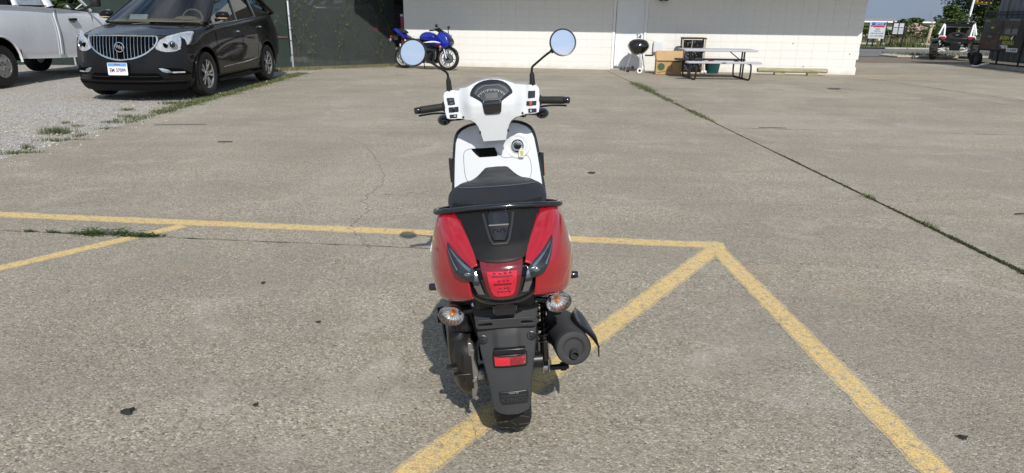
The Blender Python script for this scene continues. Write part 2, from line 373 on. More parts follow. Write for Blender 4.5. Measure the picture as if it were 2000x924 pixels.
strip('parking_line', (9.22, 18.4), (9.3, 17.2), .08, 'faded_yellow', .0020, parent=lot)
def crack(pts, wd, seed, amp=.05):
    P = cr([(x, y, 0) for x, y in pts], 14); b = MB(); rows = []
    for k, p in enumerate(P):
        j = Vector((noise.noise(Vector((k * .33, seed, 0))), noise.noise(Vector((k * .33, seed, 7))), 0)) * amp + Vector((noise.noise(Vector((k * 1.3, seed, 2))), noise.noise(Vector((k * 1.3, seed, 4))), 0)) * amp * .4
        q = p + j; ww = wd * max(.15, .6 + .9 * noise.noise(Vector((k * .21, seed, 11)))); t = (P[min(k + 1, len(P) - 1)] - P[max(k - 1, 0)]).normalized(); nn = Vector((-t.y, t.x, 0))
        rows.append([(q.x + nn.x * ww / 2, q.y + nn.y * ww / 2, .0022), (q.x - nn.x * ww / 2, q.y - nn.y * ww / 2, .0022)])
    b.grid(rows); b.build('crack', 'crack_faint' if seed < 4 else 'crack_dark', lot, sharp=0)
crack([(-2.1, 8.0), (-1.75, 7.6), (-1.42, 6.77), (-1.16, 5.78), (-1.2, 5.2), (-1.1, 4.87), (-1.14, 4.45), (-1.0, 4.2), (-.92, 3.99)], .006, 1)
crack([(-1.14, 5.3), (-.9, 5.35), (-.6, 5.5)], .007, 2)
crack([(-.19, 2.2), (-.14, 2.1), (-.12, 2.0), (-.13, 1.93)], .003, 3, .012)
crack([(5.8, 16.4), (7.4, 14.4), (8.3, 13.6), (8.9, 12.2), (9.3, 11.3), (9.6, 10.6)], .022, 4, .08)
crack([(5.0, 15.6), (6.2, 14.6), (6.9, 14.0)], .016, 5)
crack([(9.8, 17.2), (11.6, 16.3)], .03, 6)
crack([(-5.1 + .54 * k, 3.96 + .088 * (5.1 - .54 * k)) for k in range(11)], .008, 12, .004)
crack([(3.1 + .5 * k, 9.36 - .088 * (3.1 + .5 * k)) for k in range(3)], .020, 13, .004)
crack([(5.5 + .5 * k, 9.36 - .088 * (5.5 + .5 * k)) for k in range(4)], .016, 14, .004)
crack([(9.36 + .12 * k, 15.4 - .9 * k) for k in range(5)], .03, 15, .01)
crack([(-4.9 + .6 * k, 9.36 + .088 * (4.9 - .6 * k)) for k in range(4)], .008, 16, .004)
# gravel yard on the left
G = MB(); rows = []
for k in range(61):
    y = -6 + k * .5; e = -5.16 + .06 * noise.noise(Vector((y * 1.3, 3, 0)))
    if y > 17.2: e = -5.16 + (y - 17.2) * .52
    rows.append([(-45 + (e + 45) * (m / 24) ** .35, y, -.022 + .03 * noise.noise(Vector((m * .8, y * .7, 1))) * (m < 22)) for m in range(25)])
G.grid(rows); tag(G.build('gravel_yard', 'gravel', sharp=60), kind='structure')
random.seed(11); b = MB()
for k in range(12000):
    y = 5.6 + 11.5 * random.random() ** 1.25; x = -5.1 - (abs(random.gauss(0, 1.6)) if random.random() < .8 else random.random() * 5)
    if random.random() < .04: x = -5.1 + random.random() * .35
    r = random.uniform(.005, .013) if random.random() < .985 else random.uniform(.013, .03)
    h = r * random.uniform(.5, .9); a = random.random() * 6.28; ca, sa = math.cos(a) * r, math.sin(a) * r; z = 0.0 if x > -5.14 else -.012
    b.add([(x + ca, y + sa, z), (x - sa, y + ca * .8, z + h * .4), (x - ca, y - sa, z), (x + sa, y - ca, z + h * .3), (x, y, z + h)], [(0, 1, 4), (1, 2, 4), (2, 3, 4), (3, 0, 4)])
tag(b.build('gravel_stones', 'gravel_stone', raw=True), 'loose pale limestone gravel stones along the concrete edge', 'gravel', kind='stuff')
# grass
def blades(b, x, y, n, sx, sy, h, lean=.5, z=0, wd=.006, rot=0.0):
    cr_, sr = math.cos(rot), math.sin(rot)
    for _ in range(n):
        u, v = random.gauss(0, .42) * sx, random.gauss(0, .42) * sy; px, pyy = x + u * cr_ - v * sr, y + u * sr + v * cr_
        hh = h * random.uniform(.4, 1.25); a = random.random() * 6.28; le = hh * lean * random.random(); w2 = wd * random.uniform(.6, 1.3)
        dx, dy = math.cos(a), math.sin(a); ax, ay = -dy * w2 / 2, dx * w2 / 2
        b.add([(px - ax, pyy - ay, z - .01), (px + ax, pyy + ay, z - .01), (px + ax * .7 + dx * le * .4, pyy + ay * .7 + dy * le * .4, z + hh * .6), (px - ax * .7 + dx * le * .4, pyy - ay * .7 + dy * le * .4, z + hh * .6), (px + dx * le, pyy + dy * le, z + hh)], [(0, 1, 2, 3), (3, 2, 4)])
random.seed(21); b = MB()
for k in range(170):                       # strip between the gravel and the slab, along the car
    y = 8.9 + 8.3 * (k / 170) + random.gauss(0, .1); wdt = .16 if y > 10.4 else .10
    if 8.9 < y < 9.6 and random.random() < .5: continue
    blades(b, -5.25 - (.06 if y > 11 else 0) + random.gauss(0, .07), y, 70 if y > 9.8 else 30, wdt * 1.7, .10, .030, 1.0, -.01, .008)
for (x, y, sx, sy, h, n) in [(-5.62, 8.12, .24, .10, .075, 420), (-5.3, 7.15, .07, .06, .05, 90), (-5.12, 6.85, .26, .05, .04, 260), (-5.2, 7.62, .40, .05, .035, 260), (-5.45, 9.0, .16, .05, .03, 110), (-5.7, 8.65, .12, .05, .03, 70), (-6.0, 8.9, .1, .05, .03, 60), (-5.15, 8.45, .18, .05, .03, 150), (-5.9, 10.2, .16, .06, .03, 150), (-5.6, 11.0, .25, .09, .04, 300), (-5.5, 9.5, .18, .09, .035, 150), (-5.22, 7.95, .1, .16, .03, 120)]:
    blades(b, x, y, n, sx, sy, h, .8, -.01)
tag(b.build('grass_strip', 'grass', raw=True), 'green grass growing along the gravel edge beside the dark car', 'grass', kind='stuff')
b = MB()
for k in range(200):
    s = k / 200; x = -6.6 + 3.3 * s + random.gauss(0, .12); y = 17.5 + 2.5 * s + random.gauss(0, .16)
    blades(b, x, y, 26, .22, .2, .06, 1.0, 0, .010)
tag(b.build('dry_grass_strip', 'dry_grass', raw=True), 'patchy dry brown grass below the chain link fence', 'grass', kind='stuff')
# weeds rooted in the joints
b = MB()
def jw(x0, y0, x1, y1, n, w_, h, wd=.007):
    for _ in range(n):
        s = random.random(); blades(b, x0 + (x1 - x0) * s, y0 + (y1 - y0) * s, 3, w_, .03, h, 1.2, 0, wd)
V1 = VL[1]
for y0, y1, n, w_, h in [(14.9, 15.8, 90, .03, .02), (13.6, 15.3, 330, .16, .05), (12.0, 13.6, 300, .09, .03), (9.6, 11.8, 330, .05, .02), (10.0, 10.8, 160, .07, .03), (5.35, 5.5, 30, .05, .03), (4.55, 4.7, 22, .05, .03)]:
    jw(V1(y0), y0, V1(y1), y1, n, w_, h)
tag(b.build('joint_weeds', 'grass', raw=True), 'patches of green weeds growing in the far end of the long slab joint', 'weeds', kind='stuff')
b = MB()
for y0, y1, n, w_, h in [(6.7, 7.7, 200, .016, .006), (5.0, 7.2, 700, .020, .008), (3.0, 5.0, 1300, .022, .008), (3.6, 4.4, 400, .03, .010), (9.0, 11.0, 200, .014, .006)]: jw(V1(y0), y0, V1(y1), y1, n, w_, h)
tag(b.build('joint_moss', 'moss', raw=True), 'dark moss filling the near end of the long slab joint', 'moss', kind='stuff')
b = MB()
def leafy(x, y, n, sx, sy, h):
    for _ in range(n):
        u, v = random.gauss(0, .4) * sx, random.gauss(0, .4) * sy; r = random.uniform(.006, .014); a = random.random() * 6.28; z = abs(random.gauss(0, h)) + .004
        d = Vector((math.cos(a), math.sin(a), random.uniform(-.2, .5))) * r; s_ = Vector((-math.sin(a), math.cos(a), random.uniform(-.3, .3))) * r * .45; p = Vector((x + u, y + v, z))
        b.add([p - d, p + s_, p + d, p - s_], [(0, 1, 2, 3)])
leafy(-2.80, 4.20, 500, .13, .05, .018); leafy(-2.62, 4.21, 300, .10, .035, .022); leafy(-2.45, 4.17, 480, .16, .03, .012); leafy(-3.25, 4.24, 60, .05, .015, .006); leafy(-3.1, 4.23, 60, .06, .012, .006); leafy(-2.95, 4.22, 50, .05, .012, .006)
leafy(.9, 12.6, 60, .3, .04, .006); leafy(-.1, 13.2, 50, .25, .05, .006); leafy(6.3, 16.6, 60, .25, .05, .006)
tag(b.build('leafy_weed', 'leaf_mid', raw=True), 'low leafy weeds spreading from the joint across a yellow line', 'weeds', kind='stuff')
# small dark litter on the slabs
def litter(name, x, y, pts, label, rz=0, h=.006):
    b = MB(); b.prism(pts, lambda p: (p[0], p[1], .008), lambda p: (p[0] * .9, p[1] * .9, .008 + h)); o = b.build(name, 'litter', sharp=30); o.location = (x, y, 0); o.rotation_euler.z = rz
    tag(o, label, 'litter', 'small dark scraps lying on the concrete')
pbr('litter', (.02, .019, .018), .8, bump=.4)
leaf = [(-.02, 0), (-.008, .009), (.004, .007), (.022, .013), (.013, .001), (.017, -.008), (0, -.008), (-.01, -.004)]
litter('dead_leaf', -1.42, 2.12, [(x * 1.1, y * 1.6) for x, y in leaf], 'curled black scrap on concrete, leftmost near the bottom of the photo', .2, .012)
litter('dead_leaf', -.965, 2.18, [(x * .5, y * .9) for x, y in leaf], 'tiny dark scrap on concrete between leftmost black scrap and scooter', .4)
litter('dead_leaf', -1.37, 3.38, [(x * .55, y * .9) for x, y in leaf], 'small round dark scrap on concrete left of the scooter tail', 0)
litter('dead_leaf', -.93, 2.9, [(x * .6, y * .4) for x, y in leaf], 'thin dark sliver on concrete left of the scooter indicator', .3)
litter('dead_leaf', 1.62, 2.03, [(x * .8, y * 1.1) for x, y in leaf], 'dark curled scrap right of the long yellow line', -.6)
litter('dead_leaf', .75, 6.2, [(x * 2, y * 2) for x, y in leaf], 'dark oblong scrap on concrete right of the scooter leg shield', 0)
litter('dead_leaf', 6.9, 14.6, [(x * 8, y * 8) for x, y in leaf], 'flat dark leaf patch on concrete in front of the timber bumper', 0)
litter('dead_leaf', 3.55, 9.1, [(-.2, 0), (0, .006), (.2, 0), (0, -.006)], 'dark twig lying on concrete right of the weedy joint', -.05)
litter('dead_leaf', 3.95, 4.95, [(-.06, .01), (.0, .008), (.05, -.02), (.045, -.026), (0, 0), (-.06, 0)], 'thin bent twig on concrete far right beyond the weedy joint', .2)
litter('dead_leaf', -4.35, 8.75, [(-.38, -.01), (.1, .006), (.3, 0), (.1, .0)], 'long dark stick lying across the gravel edge', .12, .006)
litter('dead_leaf', -3.3, 7.55, [(-.09, 0), (0, .008), (.08, .006), (0, 0)], 'short brown stick on concrete in front of the dark car', .1, .01)
# street beyond the lot, kerbs, verge, drive
st = MB().add([(-60, 29.2, -.035), (90, 29.2, -.035), (90, 37.3, -.035), (-60, 37.3, -.035)], [(0, 1, 2, 3)]); tag(st.build('street', 'asphalt', sharp=0), kind='structure')
b = MB(); random.seed(5)
b.add([(-60, 37.3, .02), (90, 37.3, .02), (90, 40.4, .06), (-60, 40.4, .06)], [(0, 1, 2, 3)]); tag(b.build('verge', 'field', sharp=0), kind='structure')
tag(MB().add([(-60, 40.4, .05), (90, 40.4, .05), (90, 44.5, .06), (-60, 44.5, .06)], [(0, 1, 2, 3)]).build('sidewalk', 'kerb_concrete', sharp=0), kind='structure')
kb = MB(); x = 14.
for k in range(30):
    if k not in (3, 4, 9): kb.box((x + .6, 37.3, -.005), (1.16, .14, .09))
    x += 1.2
tag(kb.build('kerb', 'kerb_concrete', bevel=.02), kind='structure')
isl = MB(); pts = [(16.0, 28.7), (24, 28.9), (26, 30.4), (24, 31.6), (17, 31.1), (15.8, 29.8)]
isl.prism(pts, lambda p: (p[0], p[1], -.05), lambda p: (p[0], p[1], .035)); tag(isl.build('kerb_island', 'kerb_concrete', bevel=.03), kind='structure')
b = MB()
for k in range(1500):
    x = random.uniform(16.4, 25); y = random.uniform(29.1, 31.0); blades(b, x, y, 2, .2, .2, .09, .8, .035, .02)
tag(b.build('island_grass', 'grass', raw=True), 'grass on the kerbed island behind the off-road buggy', 'grass', kind='stuff')
b = MB()
for k in range(5200):
    x = random.uniform(14, 48); y = random.uniform(37.5, 40.3); blades(b, x, y, 2, .2, .2, .11, .8, .03, .03)
for k in range(400): blades(b, 21.6 + random.gauss(0, .5), 38.4 + random.gauss(0, .3), 3, .2, .2, .28, .6, .03, .035)
for k in range(200): blades(b, 25.3 + random.gauss(0, .3), 38.4 + random.gauss(0, .3), 3, .2, .2, .5, .6, .03, .035)
tag(b.build('verge_grass', 'grass', raw=True), 'long grass on the verge across the street', 'grass', kind='stuff')
# ================================================================ BLOCK BUILDING
pbr('white_block', (.72, .712, .685), .75, var=.035, vs=3, bump=.35, bs=45, spec=.25, wear=((.55, .52, .46), 2.2, .66))
t = NT.__new__(NT); t.m = M['white_block']; t.t = t.m.node_tree; t.b = t.t.nodes['Principled BSDF']; lk_ = t.b.inputs['Base Color'].links[0].from_socket
sz = t.n('SeparateXYZ'); t.l(t.pos(), sz.inputs[0]); splash = t.ramp(t.math('ADD', t.math('MULTIPLY', sz.outputs[2], 1.6), t.math('MULTIPLY', t.noise(3.5, 6, .65), .55)), (.25, .55), (.52, 0.)); t.set(Base__Color=t.mix(splash, lk_, (.50, .45, .37)))
pbr('white_mortar', (.62, .61, .58), .85, var=.08, bump=.4)
pbr('door_paint', (.74, .755, .78), .5, var=.03, vs=3, wear=((.5, .47, .42), 2.5, .72))
pbr('frame_paint', (.76, .765, .77), .5, var=.04)
pbr('rotten_wood', (.16, .12, .09), .95, var=.4, bump=.6)
pbr('black_metal', (.012, .012, .013), .4, var=.2)
pbr('grey_paint', (.66, .67, .70), .45, var=.04)
BW, BH, NC = .4064, .2032, 31
WL = Vector((-3.2, 20.13, 0)); WYAW = R(-7.3)
bld = thing('block_building', 'low white painted concrete block building with a wide shading eave', 'building', WL, WYAW)
D0, D1 = 5.98, 6.93       # door opening along the wall
random.seed(2)
def bmesh_block(wd, seed):
    b = MB(); g = .0045; r = random.Random(seed); b.box((wd / 2, .06 + r.uniform(-.0012, .0012), BH / 2), (wd - g, .12, BH - g)); me = b.mesh('block', 30); me.materials.append(M['white_block']); return me
shared = [bmesh_block(BW, k) for k in range(4)]; cache = {}
def put_block(x, wd, k):
    if abs(wd - BW) < 1e-4: me = random.choice(shared)
    else:
        key = round(wd, 3); me = cache.get(key) or cache.setdefault(key, bmesh_block(wd, 9))
    o = bpy.data.objects.new('block', me); C.objects.link(o); o.parent = bld; o.location = (x, random.uniform(-.0008, .0008), k * BH); return o
for k in range(9):
    for c_ in range(NC):
        x0, x1 = c_ * BW, (c_ + 1) * BW
        if c_ == NC - 1: x1 += (-.025, -.06, -.01, -.02, -.005, -.015, -.01, -.01, -.01)[k] - .0
        for a, e in ((x0, min(x1, D0)), (max(x0, D1), x1)):
            if e - a > .03 and not (x0 < D0 and a != x0 and x1 < D1): put_block(a, e - a, k)
ub = MB()
for k in range(9, 13):
    for c_ in range(NC):
        if D0 < (c_ + .5) * BW < D1 and k < 10: continue
        ub.box(((c_ + .5) * BW, .06, (k + .5) * BH), (BW - .0055, .12, BH - .0055))
tag(ub.build('upper_blocks', 'white_block', bld, sharp=30), kind='stuff')
core = MB()
core.box((D0 / 2 + .0, .105, 1.32), (D0 - .02, .2, 2.63)); core.box(((D1 + NC * BW) / 2 - .06, .105, 1.32), (NC * BW - D1 - .16, .2, 2.63)); core.box(((D0 + D1) / 2, .105, 2.4), (D1 - D0, .2, .6))
core.box((NC * BW / 2, 4., 1.3), (NC * BW - .3, 7.6, 2.6)); core.build('core_wall', 'white_mortar', bld, sharp=30)
dw = D1 - D0; dc = (D0 + D1) / 2
dr = MB().box((dc + .01, .055, 1.06), (dw - .16, .045, 2.04)).build('door', 'door_paint', bld, bevel=.004)
MB().lathe([(.006, 0), (.006, .01), (.003, .012)], (dc - .12, .032, 1.5), (0, -1, 0), 10).build('peephole', 'black_metal', dr)
MB().lathe([(.03, 0), (.03, .012), (.012, .02), (.012, .05), (.03, .055), (.03, .085), (0, .09)], (D1 - .15, .03, .98), (0, -1, 0), 14).build('door_knob', 'grey_paint', dr)
for xx in (D0 + .04, D1 - .04): MB().box((xx, .025, 1.1), (.075, .07, 2.2)).build('door_jamb', 'frame_paint', bld, bevel=.004)
b = MB(); b.box((D0 + .015, -.005, 1.1), (.02, .03, 2.2)); b.build('door_stop', 'frame_paint', bld)
MB().box((dc, .0, .022), (dw, .14, .04)).build('threshold', 'kerb_concrete', bld, bevel=.005)
random.seed(8); b = MB()
for x0, wd, hh in ((D0 + .16, .13, .10), (D0 + .30, .06, .05), (D0 + .40, .05, .06), (D0 + .52, .07, .05), (D0 + .62, .08, .09), (D0 + .10, .06, .05)):
    pts = [(x0 - wd / 2, .043)] + [(x0 - wd / 2 + wd * q / 6, .043 + hh * (.35 + .65 * math.sin(math.pi * (q + .5) / 7)) * random.uniform(.6, 1.1)) for q in range(7)] + [(x0 + wd / 2, .043)]
    b.prism(pts, lambda p: (p[0], .0335, p[1]), lambda p: (p[0], .0300, p[1]))
b.build('rotten_patch', 'rotten_wood', dr, sharp=20)
# electrical box with conduit slot, wall spots, wall lamp
eb = MB().box((7.26, -.05, .66), (.26, .10, .30)).build('meter_box', 'grey_paint', bld, bevel=.008); MB().box((7.26, -.103, .66), (.22, .006, .26)).build('cover', 'grey_paint', eb, bevel=.004)
MB().box((7.03, -.004, .42), (.24, .012, .035)).build('wall_slot', 'black_metal', bld, bevel=.003)
for x, z in ((5.0 - 3.6, .86), (10.85, .80), (12.35, .55), (11.2, .2)):
    MB().lathe([(.0, .012), (.013, .008), (.015, -.004)], (x, 0, z), (0, -1, 0), 10).build('wall_stain', 'black_metal', bld)
lp = MB(); lp.box((7.3, -.03, 1.96), (.14, .06, .16)); lp.lathe([(.03, 0), (.06, -.05), (.075, -.09), (.05, -.12), (0, -.13)], (7.24, -.12, 1.98), (0, 0, 1), 14); lp.lathe([(.03, 0), (.06, -.05), (.075, -.09), (.05, -.12), (0, -.13)], (7.38, -.12, 1.98), (0, 0, 1), 14)
lp.build('wall_lamp', 'black_metal', bld)
# eave: soffit height and reach set the shade line on the wall
pbr('fascia', (.70, .70, .68), .6, var=.04)
SZ, DEP = 2.58, 1.62; xs = NC * BW
rf = MB(); pl = [(-.9, 8.2), (-.9, -DEP), (xs + .42, -DEP), (xs + 1.55, .0), (xs + 1.55, 8.2)]
rf.prism(pl, lambda p: (p[0], p[1], SZ), lambda p: (p[0], p[1], SZ + .28)); rf.build('eave_roof', 'fascia', bld, sharp=30)

# ================================================================ CHAIN LINK FENCE
pbr('galvanised', (.52, .55, .58), .45, metal=.6, var=.15, wear=((.25, .10, .035), 14, .64))
pbr('galvanised_wire', (.055, .062, .06), .6, metal=.2, var=.2)
pbr('rusty_pipe', (.14, .08, .05), .8, var=.4, bump=.3)
def screen_mat(name, a, b_, alpha):
    t = NT(name); f = t.noise(2.0, 6, .7, t.obj()); t.set(Base__Color=t.ramp(f, (.3, a), (.7, b_)), Roughness=.85)
    al = t.ramp(t.noise(3.5, 5, .65, t.obj()), (.3, alpha[0]), (.7, alpha[1])); t.set(Alpha=al); return t
screen_mat('screen_grey', (.014, .021, .018), (.030, .041, .036), (.70, .94)); screen_mat('screen_green', (.006, .022, .014), (.010, .032, .021), (.97, 1.)); screen_mat('tarp_black', (.006, .006, .007), (.012, .012, .013), (1., 1.))
def fence(a, c, hgt, scr, label, zmat, posts=(), sp=.058, back=.03):
    a, c = Vector((*a, 0)), Vector((*c, 0)); L = (c - a).length; rz = math.atan2(c.y - a.y, c.x - a.x)
    f = thing('chain_link_fence', label, 'fence', a, rz); b = MB(); r = .0026
    n = int((L + hgt) / sp)
    for k in range(n):
        for sgn in (1, -1):
            x0 = k * sp - (hgt if sgn > 0 else 0); x1 = x0 + hgt * sgn if sgn > 0 else k * sp - hgt
            z0, z1 = .03, hgt
            xa, xb = (x0, x0 + hgt) if sgn > 0 else (k * sp, k * sp - hgt)
            # clip to 0..L
            pts = []
            for t_ in (0., 1.): pts.append((xa + (xb - xa) * t_, z0 + (z1 - z0) * t_))
            lo, hi = 0., 1.; dx = pts[1][0] - pts[0][0]
            ts = sorted(((0 - pts[0][0]) / dx, (L - pts[0][0]) / dx)); lo, hi = max(0, ts[0]), min(1, ts[1])
            if hi - lo < .01: continue
            P = [(pts[0][0] + dx * q, 0, z0 + (z1 - z0) * q) for q in (lo, hi)]
            b.tube([(P[0][0], -.004 * sgn, P[0][2]), (P[1][0], -.004 * sgn, P[1][2])], r, 3, cap=False)
    tag(b.build('wire_mesh', zmat, f, raw=True), kind='stuff')
    s = MB(); P = [[(L * i / 40, back + .012 * noise.noise(Vector((i * .5, j * .6, L))), .02 + (hgt - .05) * j / 12) for j in range(13)] for i in range(41)]
    s.grid(P); s.build('privacy_screen', scr, f)
    for x in posts: 
        p = MB().lathe([(.027, 0), (.027, hgt + .05), (.0, hgt + .09)], (x, -.035, 0), (0, 0, 1), 12).build('post', 'galvanised', f)
        for z in (.35, .72, 1.0, 1.35, 1.75, 2.1): MB().lathe([(.034, -.012), (.036, 0), (.034, .012)], (x, -.035, z), (0, 0, 1), 12).build('tie', 'rusty_pipe', p)
    MB().tube([(0, .0, hgt), (L, .0, hgt)], .02, 8).build('top_rail', 'galvanised', f)
    return f, L
FP = (-6.04, 18.62)
f1, L1 = fence(FP, (-3.55, 20.62), 2.45, 'screen_grey', 'dark grey screened chain link fence beside the blue motorcycle', 'galvanised_wire', posts=(0.0,))
tp = MB(); poly = [(1.95, 2.42), (L1 - .02, 2.42), (L1 - .02, .95), (L1 - .35, 1.15), (2.5, 1.65), (2.15, 2.0)]
tp.prism(poly, lambda p: (p[0], .045, p[1]), lambda p: (p[0], .06, p[1])); tp.build('black_tarp', 'tarp_black', f1, sharp=20)
f2, L2 = fence((-15, 18.75), (FP[0] - .06, 18.64), 2.45, 'screen_green', 'green screened chain link fence behind the parked vehicles', 'galvanised_wire', posts=(3.0, 6.0))
MB().tube([(L2 - 3.5, .0, .82), (L2 - .02, .0, .80)], .018, 8).build('middle_rail', 'rusty_pipe', f2)
# vines clinging to the grey fence
random.seed(31)
pbr('vine_stem', (.12, .10, .06), .9, var=.3)
def vine(x, h, n, label):
    vroot = thing('vine', label, 'vine', Vector((*FP, 0)) + Vector((x * math.cos(R(38.8)), x * math.sin(R(38.8)), 0)), R(38.8), 'dry vines on the grey fence')
    b = MB(); lf = MB()
    for k in range(n):
        p = Vector((random.gauss(0, .05), -.03, 0)); pts = [p.copy()]
        for q in range(9):
            p = p + Vector((random.gauss(0, .10), random.gauss(0, .008), h / 9 * random.uniform(.6, 1.2))); p.y = min(-.012, p.y); pts.append(p.copy())
            for _ in range(3):
                if random.random() < .55:
                    c_ = p + Vector((random.gauss(0, .05), -.02, random.gauss(0, .05))); s_ = random.uniform(.015, .04); a = random.random() * 6.28
                    d = Vector((math.cos(a), -.3, math.sin(a))) * s_; e = Vector((-math.sin(a), .2, math.cos(a))) * s_ * .6; lf.add([c_ - d, c_ + e, c_ + d, c_ - e], [(0, 1, 2, 3)])
        b.tube(cr(pts, 3), .003, 4)
    b.build('stem', 'vine_stem', vroot); lf.build('leaves', 'leaf_mid', vroot, raw=True)
vine(.45, 1.9, 3, 'dry vine climbing the grey fence right beside the white post'); vine(1.25, 2.2, 2, 'dry vine in the middle of the grey screened fence'); vine(2.55, 2.0, 2, 'thin dry vine on the fence near the motorcycle tail')
# things standing behind the fence
pbr('dark_car', (.02, .022, .026), .25, coat=.6); pbr('red_car', (.30, .015, .02), .3, coat=.6); pbr('white_plastic', (.75, .76, .76), .5)
cr_ = thing('stored_trailer', 'dark enclosed trailer standing behind the screened fence', 'trailer', (-5.2, 23.2, 0), R(30))
MB().box((0, 0, .95), (3.4, 1.6, 1.5)).build('body', 'dark_car', cr_, bevel=.12); MB().box((.5, -.83, .95), (.55, .03, .12)).build('red_stripe', 'red_car', cr_)
for xx in (-.7, .7): MB().lathe([(.0, -.1), (.33, -.1), (.34, 0), (.33, .1), (0, .1)], (xx, -.7, .34), (0, 1, 0), 20).build('wheel', 'black_metal', cr_)
pr = thing('promo_panel', 'red and blue panel standing at the left end of the white building', 'panel', (-3.34, 20.50, 0), R(-4))
t = NT('redblue'); g_ = t.n('TexCoord'); sx_ = t.n('SeparateXYZ'); t.l(g_.outputs['Object'], sx_.inputs[0]); t.set(Base__Color=t.ramp(t.math('MULTIPLY', sx_.outputs[2], .6), (.52, (.10, .008, .012)), (.66, (.30, .015, .03)), (.80, (.28, .05, .10)), (.86, (.05, .10, .28)), (1., (.04, .06, .2))), Roughness=.35)
MB().box((.03, 0, .95), (.09, .06, .85)).build('board', 'redblue', pr, bevel=.01)
for xx in (-.05, .05): MB().box((xx, .0, .3), (.03, .04, .6)).build('leg', 'grey_paint', pr)
MB().box((.03, -.035, 1.40), (.08, .02, .06)).build('cap', 'grey_paint', pr)
# ================================================================ SCOOTER
pbr('scooter_white', (.60, .615, .64), .22, coat=.8, var=.012, spec=.5)
pbr('scooter_red', (.31, .005, .014), .22, coat=1., var=.06, spec=.5)
pbr('gloss_black', (.006, .006, .008), .12, coat=1., var=.1)
pbr('deep_black', (.003, .003, .0035), .5, spec=.1)
pbr('satin_black', (.010, .010, .011), .35, var=.2)
pbr('matte_plastic', (.026, .027, .029), .62, var=.10, bump=.12, bs=260, spec=.4)
pbr('cover_plastic', (.0065, .0065, .007), .5, var=.25, vs=9, bump=.15, bs=300, spec=.28, wear=((.03, .028, .025), 7, .66))
pbr('seat_vinyl', (.014, .014, .016), .46, var=.15, bump=.22, bs=240, spec=.45)
pbr('rubber', (.016, .016, .016), .72, var=.2, bump=.2, bs=120, spec=.35)
pbr('tyre_rubber', (.018, .018, .017), .75, var=.25, bump=.25, bs=90, spec=.3)
pbr('chrome', (.75, .76, .77), .10, metal=1., var=.03)
pbr('cast_alloy', (.36, .355, .34), .42, metal=.9, var=.12, bump=.2)
pbr('bare_steel', (.55, .56, .58), .28, metal=1., var=.08)
pbr('engine_black', (.012, .0105, .0095), .34, var=.2, bump=.1, bs=150)
pbr('muffler_black', (.035, .035, .037), .68, var=.12, bump=.1, bs=220, spec=.35)
pbr('stitch', (.13, .13, .14), .7); pbr('seam', (.10, .10, .11), .8); pbr('gauge_ink', (.5, .52, .54), .6); pbr('grey_ink', (.26, .28, .30), .6)
pbr('switch_red', (.55, .07, .025), .4); pbr('cream_plastic', (.74, .70, .47), .5, var=.03); pbr('ink', (.05, .05, .045), .7)
pbr('mirror_glass', (.90, .92, .95), .006, metal=1., var=.0)
pbr('dark_grey_strip', (.10, .095, .095), .35, var=.1); pbr('amber', (.75, .22, .02), .2, coat=.6)
pbr('lamp_smoke', (.018, .024, .03), .10, metal=.3, coat=1., var=.5, vs=26); pbr('lamp_silver', (.22, .25, .28), .16, metal=.8, coat=1., var=.35, vs=40)
t = NT('red_lens'); v = t.n('TexVoronoi', Scale=260.); t.l(t.obj(), v.inputs['Vector']); t.set(Base__Color=t.ramp(t.noise(60, 3, .6, t.obj()), (.3, (.42, .006, .022)), (.7, (.62, .014, .045))), Roughness=.14, Coat__Weight=1.); t.bump(v.outputs['Distance'], .25, .003)
pbr('red_lens_dark', (.13, .004, .010), .12, coat=1., var=.25, vs=12); pbr('red_reflector', (.55, .012, .03), .25, coat=1., var=.15, vs=40, bump=.5, bs=420)
pbr('red_reflector_dark', (.22, .006, .014), .25, coat=1., var=.15, vs=40, bump=.5, bs=420)
pbr('led_dark', (.16, .004, .014), .4)
glass('clear_lens', (.93, .94, .95), 1.4)
t = NT('indicator_bowl'); tc = t.n('TexCoord'); sx_ = t.n('SeparateXYZ'); t.l(tc.outputs['Object'], sx_.inputs[0])
ang = t.math('ARCTAN2', sx_.outputs[2], sx_.outputs[0]); wv_ = t.math('SINE', t.math('MULTIPLY', ang, 16.)); rad = t.math('SQRT', t.math('ADD', t.math('MULTIPLY', sx_.outputs[0], sx_.outputs[0]), t.math('MULTIPLY', sx_.outputs[2], sx_.outputs[2])))
amb = t.mix(t.ramp(t.math('MULTIPLY', rad, 30.), (.20, 1.), (.50, 0.)), (.92, .92, .93), (.85, .36, .06)); t.set(Base__Color=t.mix(t.ramp(t.math('ADD', t.math('MULTIPLY', wv_, .5), .5), (.3, .45), (.7, 0.)), amb, (.22, .19, .18)), Metallic=.75, Roughness=.18)

